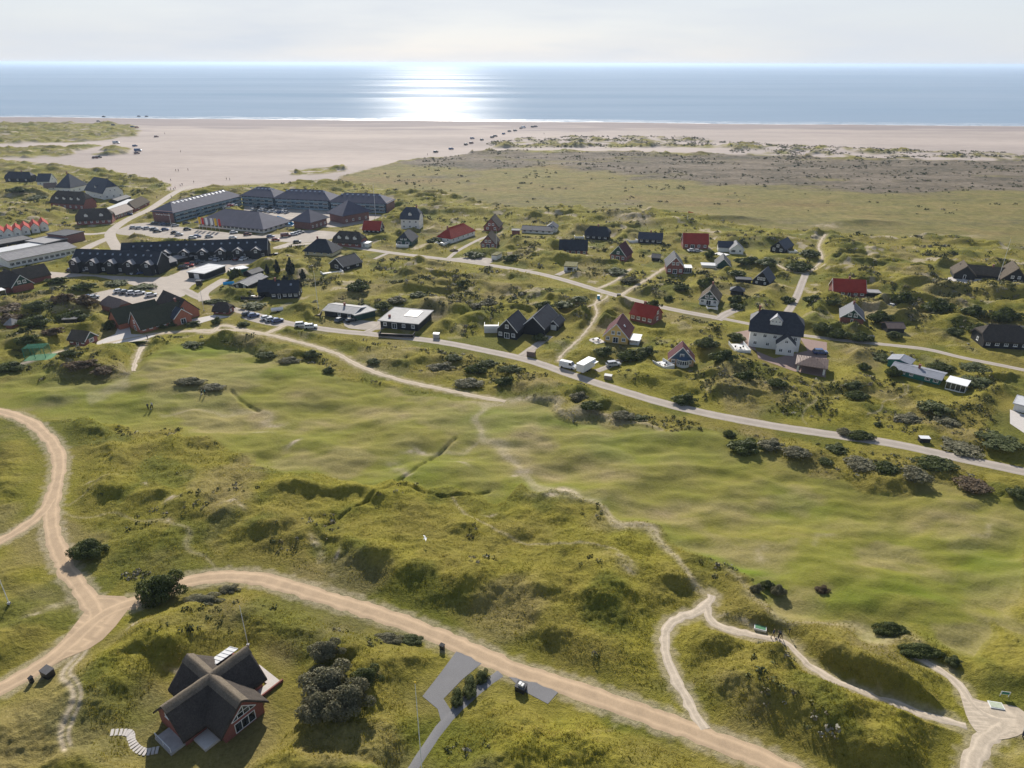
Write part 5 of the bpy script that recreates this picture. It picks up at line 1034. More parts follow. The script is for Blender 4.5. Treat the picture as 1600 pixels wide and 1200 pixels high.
for i,(u,v,c) in enumerate(q): car(u,v,10+(i*37)%60,'car_'+c,f"dark car on the open beach at left, {ORD[i]} in order from the water inland",'suv','cars parked on the left beach',True,1.2)
car(182,224.6,5,'car_silver','pale camper van parked between two grassy beach islands','van',None,True,1.35); car(216,236.5,5,'car_blue','blue van parked at the tip of the grassy beach island','van',None,True,1.35)
# white trailer
x,y=G(915,579); r=empty('trailer',(x,y,.05),R(52)); tag(r,'tall white box trailer with raised side flap beside the white van','trailer')
b=MB(); b.box(-3.4,3.4,-1.25,1.25,.7,3.1); b.build('body','white_wall',r); b=MB(); b.box(-3.45,3.45,-1.3,1.3,3.102,3.2); b.build('roof','white_trim',r)
for sx in (-.6,.6):
    for sy in (-1.05,1.05): obj('wheel',carmesh('car','car_white')[3],r,(sx,sy,.35))
b=MB(); b.box(3.41,3.47,-1.1,1.1,1.2,2.6); b.build('door','metal_grey',r); b=MB(); b.box(1.2,3.2,-2.5,-1.32,2.5,2.56); b.build('flap','white_trim',r); b=MB(); b.tube([(-3.4,0,.6),(-5,0,.5)],[.07,.07]); b.build('drawbar','metal_grey',r)
for u,v,m_,lb in ((433.5,487,'white_deck','small pale covered boat on the verge below the black timber house'),(358,446,'pool_blue','blue tarpaulin covered trailer beside the long grey roofed house')):
    x,y=G(u,v); r=empty('covered_trailer',(x,y,.1),R(20)); tag(r,lb,'trailer'); b=MB(); b.prism([(-1.0,.5),(1.0,.5),(.9,1.1),(0,1.6),(-.9,1.1)],-2.2,2.2); b.build('tarpaulin',m_,r)
    for sy in (-.9,.9): obj('wheel',carmesh('car','car_white')[3],r,(0,sy,.3))
# ------------------------------------------------------------------ people
def person(poses,mats):
    """skeleton grown with a Skin modifier; returns a mesh (height 1.78)"""
    V_,E_,R_=poses; me=bpy.data.meshes.new('person'); me.from_pydata(V_,E_,[]); o=bpy.data.objects.new('p',me); col.objects.link(o)
    md=o.modifiers.new('s','SKIN'); 
    for i,s in enumerate(me.skin_vertices[0].data): s.radius=(R_[i],R_[i]*(.8 if i in(0,1,2) else 1)); s.use_root=(i==0)
    sb=o.modifiers.new('u','SUBSURF'); sb.levels=2
    dg=bpy.context.evaluated_depsgraph_get(); m2=bpy.data.meshes.new_from_object(o.evaluated_get(dg)); bpy.data.objects.remove(o); m2.name='person'
    m2.materials.clear(); 
    for q in mats: m2.materials.append(MAT[q])
    nv=[Vector(v) for v in V_]
    reg=[0,1,1,1,2,2, 0,0,3, 0,0,3, 1,1,2,2, 1,1,2,2]
    for p in m2.polygons:
        c=p.center; best=min(range(len(nv)),key=lambda i:(nv[i]-c).length-R_[i]*.6); k=reg[best] if best<len(reg) else 1
        p.material_index={0:1,1:0,2:2,3:3}[k]; 
        if k==2 and best==5 and (c.z>nv[5].z+.02 or c.y>nv[5].y+.03): p.material_index=4
        p.use_smooth=True
    return m2
def skel(lean=0.0,stride=.12,arm=.15,bend=0.0):
    # y+ = backwards, facing -y
    def ro(p): 
        x,y,z=p; a=bend; zz=z-.95; return (x,y*math.cos(a)-zz*math.sin(a),.95+y*math.sin(a)+zz*math.cos(a)) if z>.95 else p
    V_=[(0,0,.95),(0,0,1.15),(0,0,1.40),(0,0,1.47),(0,-.01,1.53),(0,-.02,1.66)]
    R_=[.15,.145,.16,.075,.06,.105]
    E_=[(0,1),(1,2),(2,3),(3,4),(4,5)]
    for s in (-1,1):
        i=len(V_); st=stride*s; V_+= [(s*.1,-st*.5,.52),(s*.1,-st+(.05 if st<0 else 0),.09),(s*.1,-st-.14,.04)]; R_+=[.075,.05,.045]; E_+=[(0,i),(i,i+1),(i+1,i+2)]
    for s in (-1,1):
        i=len(V_); V_+=[(s*.19,0,1.38),(s*.25,.02-arm*s*.3,1.12),(s*.25,-.08-arm,.92),(s*.25,-.11-arm,.84)]; R_+=[.065,.05,.036,.034]; E_+=[(2,i),(i,i+1),(i+1,i+2),(i+2,i+3)]
    V_=[ro(p) for p in V_]
    return V_,E_,R_
reg_fix=None
PM={}
def pmesh(kind,top,legs):
    key=(kind,top,legs)
    if key not in PM:
        sk=skel(**dict(walk=dict(stride=.24,arm=.1),stand=dict(stride=.06,arm=.02),bend=dict(stride=.15,arm=.25,bend=.9))[kind]); PM[key]=person(sk,(top,legs,'skin','cloth_dark','hair'))
    return PM[key]
def man(u,v,deg,top,legs,label,kind='walk',s=1.0,group=None):
    p=S(u,v) if v>560 else (*G(u,v),None); z=p[2] if p[2] is not None else float(T(p[0],p[1]))
    o=obj('person',pmesh(kind,top,legs),None,(p[0],p[1],z+.03),R(deg)); o.scale=(s,s,s); return tag(o,label,'person',group)
man(1207,998,60,'cloth_navy','cloth_khaki','person in dark top walking on the tee trail beside the green mat','walk',1.15); man(1220,1000,250,'cloth_dark','cloth_khaki','person bending over a golf bag on the tee trail','bend',1.15)
man(1597,1152,90,'cloth_white','cloth_navy','person in white top at the right photo edge on the sandy tee','stand',1.15)
man(232,640,200,'cloth_navy','cloth_dark','golfer in dark clothes, left one of the pair on the fairway','stand',1.1); man(239,639,160,'cloth_white','cloth_dark','golfer in pale top, right one of the pair on the fairway','stand',1.1)
man(321,618,120,'cloth_teal','cloth_dark','golfer in teal shirt walking beside a golf trolley','walk',1.1)
man(231,531,150,'cloth_navy','cloth_dark','person standing on the path below the clubhouse','stand',1.1)
pl_=[(303,286,'cloth_khaki'),(285,290,'cloth_dark'),(282,291.5,'cloth_white'),(267,297,'cloth_navy'),(271.5,297.5,'cloth_dark'),(274,295.5,'cloth_red'),(267,283,'cloth_navy'),(245.5,311,'cloth_dark'),(268,309.5,'cloth_dark')]
for i,(u,v,c) in enumerate(pl_): man(u,v,40*i,c,'cloth_navy',f"person on the sandy beach access, {ORD[i]} counted from the photo's top",'walk',1.15,'people on the beach access')
pl_=[(275,268.3,'cloth_dark'),(279,268,'cloth_navy'),(294,266.5,'cloth_dark'),(354,281,'cloth_khaki'),(359,281.5,'cloth_dark'),(282.5,238.3,'cloth_dark'),(257.5,209.6,'cloth_dark'),(668,243,'cloth_dark'),(850,210,'cloth_dark')]
for i,(u,v,c) in enumerate(pl_): man(u,v,70*i,c,'cloth_dark',f"tiny distant walker on the open beach sand, {ORD[i]} of the scattered walkers",'walk',1.25,'walkers on the open beach')
def trolley(u,v,deg,label):
    p=S(u,v); r=empty('golf_trolley',p,R(deg)); tag(r,label,'golf trolley'); b=MB(); b.tube([(0,0,.35),(.1,0,.8),(.25,0,1.25)],[.13,.15,.14],8); b.build('golf_bag','cloth_dark',r); b=MB()
    for sy in (-.3,.3): b.tube([(0,sy-.03,.17),(0,sy+.03,.17)],[.17,.17],10)
    b.tube([(0,-.3,.17),(0,.3,.17)],[.02,.02]); b.tube([(0,0,.2),(-.3,0,1.05)],[.02,.02]); b.build('trolley_frame','metal_grey',r)
    b=MB(); 
    for k in range(4): b.tube([(.2,-.06+.04*k,1.2),(.28,-.08+.05*k,1.5)],[.015,.03],5)
    b.build('club','metal_grey',r)
trolley(315,618,0,'black golf trolley beside the golfer in teal shirt'); trolley(1215,1001,40,'dark golf bag and trolley between the two people on the tee trail'); trolley(236,640,40,'golf trolley between the pair of golfers on the fairway')
# ------------------------------------------------------------------ poles, signs, bins, tees
def pole(u,v,tv,label,th=1.0,flag=None,vertical=True):
    x,y=G(u,v); lo,hi=1,60
    for _ in range(40):
        m_=(lo+hi)/2
        if float(pix(x,y,m_)[1])>tv: lo=m_
        else: hi=m_
    hgt=lo; z=float(T(x,y)); r=empty('flagpole',(x,y,z)); tag(r,label,'flagpole'); w_=.075*th
    b=MB(); b.tube([(0,0,0),(0,0,hgt*.5),(0,0,hgt)],[w_,w_*.8,w_*.5],8); b.build('pole','white_trim',r); b=MB(); b.sphere((0,0,hgt+.1*th),.14*th); b.build('finial','flag_yellow' if th<1.4 else 'brown_roof',r)
    b=MB(); b.box(-.2,.2,-.2,.2,-.2,.35); b.build('base','concrete',r)
    if flag:
        f=MB(); n=8; vs=[]; L_,h_,zt,m_=flag
        for i in range(n+1):
            t=i/n; yy=.12*math.sin(t*7); vs+=[(t*L_,yy,hgt-.1-zt*t),(t*L_,yy,hgt-.1-h_*(1-t*.8)-zt*t),(t*L_,yy+.02,hgt-.1-zt*t),(t*L_,yy+.02,hgt-.1-h_*(1-t*.8)-zt*t)]
        f.poly(vs,[(4*i,4*i+4,4*i+5,4*i+1) for i in range(n)]+[(4*i+2,4*i+3,4*i+7,4*i+6) for i in range(n)]); f.build('pennant',m_,r)
pole(587,337,289,'tall white flagpole behind the red roofed cottage by the hotel',1.7); pole(319,486,450,'white flagpole beside the small thatched hut',1.3); pole(498,487,428,'tall thin flagpole above the pale roofed house',1.2)
pole(775.7,388,358.5,'pale green flagpole in front of the brick gabled house',1.3); pole(830,361,347,'thin flagpole in front of the long bungalow',1.2); pole(269,359,334,'white flagpole at the brick end wall of the hotel',1.2)
pole(1073,351,338,'small flagpole with red pennant behind the large red roofed house',1.1,(3.2,.8,.6,'flag_red')); pole(1555,452,383,'tall leaning looking flagpole below the wide thatched house',1.2)
pole(388,1010,946,'thin white flagpole behind the foreground thatched house',.8); pole(17,950,893,'white flagpole at left photo edge beside the sand track',1.0); pole(660,1212,1068,'tall thin flagpole with rusty tip at the bottom photo edge',.9)
for i,(u,m_) in enumerate([(312,'flag_yellow'),(317,'flag_red'),(323,'flag_white'),(331,'flag_white'),(337,'flag_yellow'),(343,'flag_red')]):
    x,y=G(u,357.5+i*.6); r=empty('banner_pole',(x,y,0)); tag(r,['yellow banner on a pole, farthest left in front of the reception','red banner on a pole beside the left yellow banner','white banner on a pole, left of the two white ones at the reception','white banner on a pole, right of the two white ones at the reception','yellow banner on a pole beside the right red banner','red banner on a pole, farthest right at the reception'][i],'banner','banners in front of the hotel reception')
    b=MB(); b.tube([(0,0,0),(0,0,6.6)],[.08,.06]); b.build('pole','white_trim',r); b=MB(); b.box(.07,1.3,-.03,.03,2.6,6.5); b.build('banner',m_,r)
def binbox(u,v,deg,label,mat='dark_plastic',w=1.4,d=1.0,h=1.2,lid='metal_grey',name='bin_shelter',two=False):
    x,y=G(u,v); r=empty(name,(x,y,float(T(x,y))),R(deg)); tag(r,label,'bin' if 'bin' in name else 'box')
    b=MB(); b.box(-w/2,w/2,-d/2,d/2,-.3,h); b.build('body',mat,r); b=MB(); b.poly([(-w/2-.05,-d/2-.05,h+.003),(w/2+.05,-d/2-.05,h+.003),(w/2+.05,d/2+.05,h+.12),(-w/2-.05,d/2+.05,h+.12),(-w/2-.05,-d/2-.05,h+.07),(w/2+.05,-d/2-.05,h+.07),(w/2+.05,d/2+.05,h+.19),(-w/2-.05,d/2+.05,h+.19)],[(3,2,1,0),(4,5,6,7),(0,1,5,4),(1,2,6,5),(2,3,7,6),(3,0,4,7)]); b.build('lid',lid,r)
    if two: b=MB(); b.box(-.35,.05,-.3,.3,h+.13,h+.5); b.box(.1,.45,-.3,.3,h+.13,h+.42); b.build('rubbish_bag','white_wall',r)
binbox(76,1056,-25,'dark bin shelter with open lid beside the foreground sand track',w=1.7,d=1.2,h=1.2,lid='felt_dark'); binbox(50,1066,-25,'small black post box left of the dark bin shelter',w=.5,d=.5,h=.9,lid='dark_plastic',name='post_box')
binbox(814,1078,-30,'dark open bin shelter holding pale bags by the grey parking bay',w=1.5,d=1.2,h=.9,lid='felt_dark',two=True); binbox(691,1014,-30,'small black letter box beside the asphalt driveway mouth',w=.7,d=.5,h=.8,lid='dark_plastic',name='post_box')
binbox(682,528,-10,'pale topped brown transformer box on the verge under the tall dune',mat='concrete',w=2,d=1.4,h=1.6,lid='white_trim',name='transformer_box'); binbox(830,556,-20,'brown wooden bin box at the driveway of the black house',mat='brown_roof',w=2.6,d=1.5,h=1.6,lid='deck_wood',name='transformer_box')
binbox(950,592,-20,'pale wooden bin box on the verge under the silver car',mat='deck_wood',w=2.2,d=1.3,h=1.1,lid='white_deck'); binbox(1443,690,-5,'black and white bin box among shrubs beside the main road',w=2.4,d=1.3,h=1.1,lid='white_trim'); binbox(1360,531,0,'pair of black bins beside the narrow upper road',w=2,d=1.2,h=1.3,lid='dark_plastic')
binbox(935,467,0,'blue bin at the edge of the upper road',mat='pool_blue',w=1.0,d=1,h=1.4,lid='white_trim',name='waste_bin'); binbox(966,475,0,'black bin left of the red tiled brick house',w=1.4,d=1,h=1.5,lid='dark_plastic',name='waste_bin'); binbox(312,447,0,'black bin beside the sandy lane near the storage shed',w=2.2,d=1.5,h=1.8,lid='dark_plastic',name='waste_bin')
binbox(585,516,-10,'x') if 0 else None
def tee(u,v,deg,label,m_='mat_green'):
    p=S(u,v); r=empty('tee_mat',(p[0],p[1],p[2]+.05),R(deg)); tag(r,label,'tee mat'); b=MB(); b.box(-.95,.95,-.62,.62,-.3,.12); b.build('frame','white_trim',r); b=MB(); b.box(-.84,.84,-.51,.51,.122,.15); b.build('mat',m_,r)
tee(1188,981,-20,'green golf tee mat with pale frame beside the walking person'); tee(1556,1103,-12,'pale worn golf tee mat on the sandy patch at lower right','mat_pale')
p=S(1568,1090); r=empty('course_sign',p,R(-10)); tag(r,'small white framed information sign behind the lower right tee mat','sign'); [(lambda k:(k.box(q_,q_+.06,-.03,.03,0,1.0),k.build('post','white_trim',r)))(MB()) for q_ in (-.6,.54)]; b=MB(); b.box(-.65,.65,-.06,-.031,.45,1.05); b.build('board','white_trim',r); b=MB(); b.box(-.5,.5,-.075,-.061,.55,.95); b.build('panel','net_green',r)
p=S(1232,994); r=empty('marker_post',p,0); tag(r,'thin dark marker post right of the bending person','post'); b=MB(); b.tube([(0,0,0),(0,0,1.1)],[.05,.05]); b.build('post','dark_plastic',r); b=MB(); b.box(-.12,.12,-.05,.05,1.1,1.4); b.build('cap','dark_plastic',r)
# gull
x,y,z=S(665,850); r=empty('gull',(x,y,z+1.2),R(20)); tag(r,'white gull gliding low over the dune grass','gull')
b=MB(); b.tube([(-.3,0,0),(-.12,0,.02),(.12,0,.02),(.26,0,.03)],[.03,.09,.08,.05],8)
for s in (-1,1): b.poly([(-.1,s*.05,.02),(.12,s*.05,.02),(.10,s*.38,.14),(-.12,s*.75,.08),(-.08,s*.36,.13),(-.1,s*.05,.05),(.12,s*.05,.05),(.10,s*.38,.16),(-.12,s*.75,.1),(-.08,s*.36,.15)],[(0,1,2,4),(4,2,3),(5,9,7,6),(9,8,7),(1,6,7,2),(2,7,8,3),(3,8,9,4),(4,9,5,0)])
b.build('body','gull_white',r); r.scale=(1.4,1.4,1.4)
# net cage, pool, decks, fences
x,y=G(60,557); r=empty('practice_net',(x,y,0),R(10)); tag(r,'green netted golf practice cage beside the garden cottage','net cage'); b=MB()
for sx in (-3,0,3):
    for sy in (-2,2): b.box(sx-.06,sx+.06,sy-.06,sy+.06,0,3.6)
b.build('post','net_green',r); b=MB()
for k in range(25): xx=-3+k*.25; b.box(xx-.015,xx+.015,1.99,2.01,0,3.6); b.box(xx-.015,xx+.015,-2,2,3.58,3.6)
for k in range(15): zz=k*.25; b.box(-3,3,1.985,2.015,zz-.015,zz+.015)
for k in range(17): yy=-2+k*.25; b.box(-3.01,-2.99,yy-.015,yy+.015,0,3.6); b.box(-3,3,yy-.015,yy+.015,3.585,3.615)
b.build('net','net_green',r); b=MB(); b.box(-2.9,5,-3.5,1.9,-.2,.06); b.build('mat','mat_green',r)
x,y=G(445,352); r=empty('swimming_pool',(x,y,0),R(-5)); tag(r,'bright blue outdoor pool with slide beside the hotel block','pool'); b=MB(); b.box(-6,6,-3.5,3.5,-.3,.7); b.build('basin','white_trim',r); b=MB(); b.box(-5.6,5.6,-3.1,3.1,.702,.78); b.build('water','pool_blue',r); b=MB(); b.tube([(-5,2.6,4.2),(-1,2.4,3.0),(3,1.2,1.6),(5,0,.9)],[.7,.7,.7,.7],8); b.build('slide','pool_blue',r)
def deck(u,v,deg,w,d,label,m_='white_deck',rail=1,h=.35,items=0):
    x,y=G(u,v); r=empty('deck',(x,y,0),R(deg)); tag(r,label,'deck'); b=MB(); b.box(-w/2,w/2,-d/2,d/2,-1,h); b.build('floor','deck_wood' if m_=='black_wood' else m_,r)
    if rail:
        b=MB(); 
        for (x0,x1,y0,y1) in ((-w/2,w/2,-d/2,-d/2+.1),(-w/2,-w/2+.1,-d/2+.102,d/2),(w/2-.1,w/2,-d/2+.102,d/2)): b.box(x0,x1,y0,y1,h+.003,h+.95)
        b.build('fence','white_trim' if m_!='black_wood' else 'black_wood',r)
    if items:
        b=MB(); b.box(-.7,.7,-.5,.5,h+.68,h+.75); 
        for sx in (-.6,.6):
            for sy in (-.4,.4): b.box(sx-.04,sx+.04,sy-.04,sy+.04,h+.003,h+.68)
        o=b.build('garden_table','white_trim',r)
        for k,(sx,sy) in enumerate(((-1.3,0),(1.3,0),(0,-1.1))): b=MB(); b.box(sx-.25,sx+.25,sy-.25,sy+.25,h+.4,h+.46); b.box(sx-.25,sx+.25,sy+.2,sy+.25,h+.46,h+.9); b.build('garden_chair','dark_plastic',r)
for a in [(519,428,30,9,5,'white deck in front of the long black house gable'),(396,466,0,8,5,'black fenced terrace left of the black timber house','black_wood',1,.35,1),(690,382,-20,5,6,'white terrace at the left end of the red hipped house','white_deck',1,.3,1),(864,400,0,4,5,'white terrace left of the steep black roofed brick house'),(905,372,0,5,4,'white terrace left of the far black half hipped house'),(988,378,10,5,4,'small white deck left of the grey roofed house'),(1127,398,40,5,6,'pale terrace left of the white cottage with blue grey roof','white_deck',0),(1237,395,0,4,4,'white railed deck right of the dark chalet'),(1036,573,25,4,6,'white railed terrace left of the bay window house','white_deck',1,.5,1),(932,533,30,4,5,'paved terrace with dark furniture left of the yellow house','palepave',0,.2,1),(1155,545,0,5,8,'brick paved terrace with furniture left of the white mansion','white_deck',1,.2,1),(493,494,5,4,5,'black railed terrace left of the pale roofed house','black_wood'),(620,525,-6,12,3,'long low walled terrace in front of the courtyard house','black_wood',1,.3),(768,517,0,5,4,'white railed balcony deck left of the black timber house','white_deck',1,1.6),(1292,467,0,4,3,'small white deck left of the bright red roofed house'),(1112,484,0,4,2,'white balcony rail in front of the brown thatched house'),(629,387,0,6,2.5,'white balcony in front of the dark green cottage','white_deck',1,1.0),(432,398.5,8,13,3,'fenced sunken terrace right of the back black terrace','black_wood',1,.2,1)]:
    deck(a[0],a[1],a[2],a[3],a[4],a[5],*(a[6:]))
# curved stone step path and wall near the foreground house
b=MB(); pts=smooth([S(*q)[:2] for q in ((176,1147),(195,1145),(204,1149),(206,1160),(214,1171),(228,1177),(246,1174))],3)
for i,(x,y) in enumerate(pts):
    z=float(T(x,y)); a=pts[min(i+1,len(pts)-1)]; c=pts[max(i-1,0)]; t=math.atan2(a[1]-c[1],a[0]-c[0]); k=MB(); k.box(-.19,.19,-.55,.55,-.25,.12+.01*(i%3)); b.poly([(x+px*math.cos(t)-py*math.sin(t),y+px*math.sin(t)+py*math.cos(t),z+pz) for px,py,pz in k.v],k.f)
o=b.build('stone_steps','palepave'); tag(o,'curved pale stone steps at the left of the foreground house','steps')
# ------------------------------------------------------------------ vegetation
def leafcloud(name,mat,lobes,nleaf,size,flat=.0,seed=1,core=True,updir=0):
    r=np.random.default_rng(seed); c=np.array([l[:3] for l in lobes]); rad=np.array([l[3] for l in lobes])
    pr=rad**2; pr=pr/pr.sum(); li=r.choice(len(lobes),nleaf,p=pr)
    d=r.normal(size=(nleaf,3)); d/=np.linalg.norm(d,axis=1)[:,None]; d[:,2]=np.abs(d[:,2])*np.where(r.random(nleaf)<.85,1,-.3)
    rr=rad[li]*(.62+.42*r.random(nleaf)**.5)*(1+.18*pn(d[:,0]*3+li,d[:,1]*3,seed)); p=c[li]+d*rr[:,None]; p[:,2]=np.maximum(p[:,2],.02)
    # leaf sprig quads facing roughly outward with scatter
    nrm=d+r.normal(scale=.55,size=(nleaf,3)); nrm/=np.linalg.norm(nrm,axis=1)[:,None]
    a=np.cross(nrm,r.normal(size=(nleaf,3))); a/=np.linalg.norm(a,axis=1)[:,None]; b=np.cross(nrm,a)
    s=size*(.6+.8*r.random(nleaf)); s1=s[:,None]; s2=(s*(.45+.4*r.random(nleaf)))[:,None]
    q=np.stack([p-a*s1*.5-b*s2*.3,p-a*s1*.1-b*s2*.55+nrm*s2*.15,p+a*s1*.5,p-a*s1*.05+b*s2*.55+nrm*s2*.1],1).reshape(-1,3)
    co=q.astype(np.float32); idx=np.arange(nleaf*4,dtype=np.int32).reshape(-1,4)
    me=bpy.data.meshes.new(name); fastmesh(me,co,idx,4)
    t=np.clip(.5+.28*r.normal(size=nleaf)+.25*pn(p[:,0]*1.2,p[:,1]*1.2+p[:,2],seed+5),0,1)
    at=me.attributes.new('tint','FLOAT','POINT'); at.data.foreach_set('value',np.repeat(t,4).astype(np.float32)); me.materials.append(MAT[mat])
    return me
def lobes(n,seed,spread=1.0,zs=.55,hmax=.7):
    r=random.Random(seed); out=[(0,0,.25,.5)]
    for i in range(n):
        a=r.random()*6.283; d=(r.random()**.6)*.66*spread; out.append((math.cos(a)*d,math.sin(a)*d,r.uniform(.08,hmax)*(1-d*.5),r.uniform(.2,.36)))
    return out
def trunkmesh(seed,h=.6):
    r=random.Random(seed); b=MB()
    for k in range(4): a=k*1.6+r.random(); b.tube([(0,0,-.25),(math.cos(a)*.08,math.sin(a)*.08,.12),(math.cos(a)*.35,math.sin(a)*.35,h*.8)],[.05,.035,.015],5)
    return b.mesh('trunk','bark')
PROTO={}
for kind,mat in (('dark','leaf_dark'),('silver','leaf_silver'),('green','leaf_green'),('brown','leaf_brown')):
    for lod,(nl,sz) in dict(near=(12000,.065),mid=(2600,.13),far=(900,.22)).items():
        for s_ in range(2): PROTO[(kind,lod,s_)]=(leafcloud('bush',mat,lobes(19,s_*7+3),nl,sz,seed=s_+11),trunkmesh(s_))
def conifer_mesh(seed):
    L_=[(0,0,.15+i*.17,.34*(1-i/5.5)) for i in range(5)]; r=random.Random(seed); L_+=[(r.uniform(-.25,.25),r.uniform(-.25,.25),r.uniform(.1,.5),.17) for _ in range(6)]
    return leafcloud('crown','leaf_conifer',L_,2600,.10,seed=seed)
CON=[(conifer_mesh(1),trunkmesh(5,1)),(conifer_mesh(2),trunkmesh(6,1))]
def bush(u,v,rw,hh,kind,label,rd=None,name='bush',group=None,proto=None,rot=None):
    """u,v: pixel of the foot centre; rw: half width in photo px; hh: height px; rd depth radius m"""
    x,y,z=S(u,v) if v>300 else (*G(u,v),0); dep=y*cP+CH*sP; w_=rw*dep/F; vv=V(u,v); hm_=hh/vv*(.52 if v>690 else .62)
    if 300<v<690: w_*=.85; rd=rd*.85 if rd else None
    lod='near' if y<125 else ('mid' if y<240 else 'far'); s_=int(x*7)%2
    me,tr_=proto or PROTO[(kind,lod,s_)]
    r=empty(name,(x,y,z-.15),R(rot if rot is not None else int(x*31)%360 if rd is None else 0)); tag(r,label,'bush' if name=='bush' else 'tree' if name!='hedge' else 'hedge',group)
    dpt=rd or w_; r.scale=(w_/.95,dpt/.95,hm_/.95); obj('crown' if name!='bush' else 'foliage',me,r); obj('trunk',tr_,r)
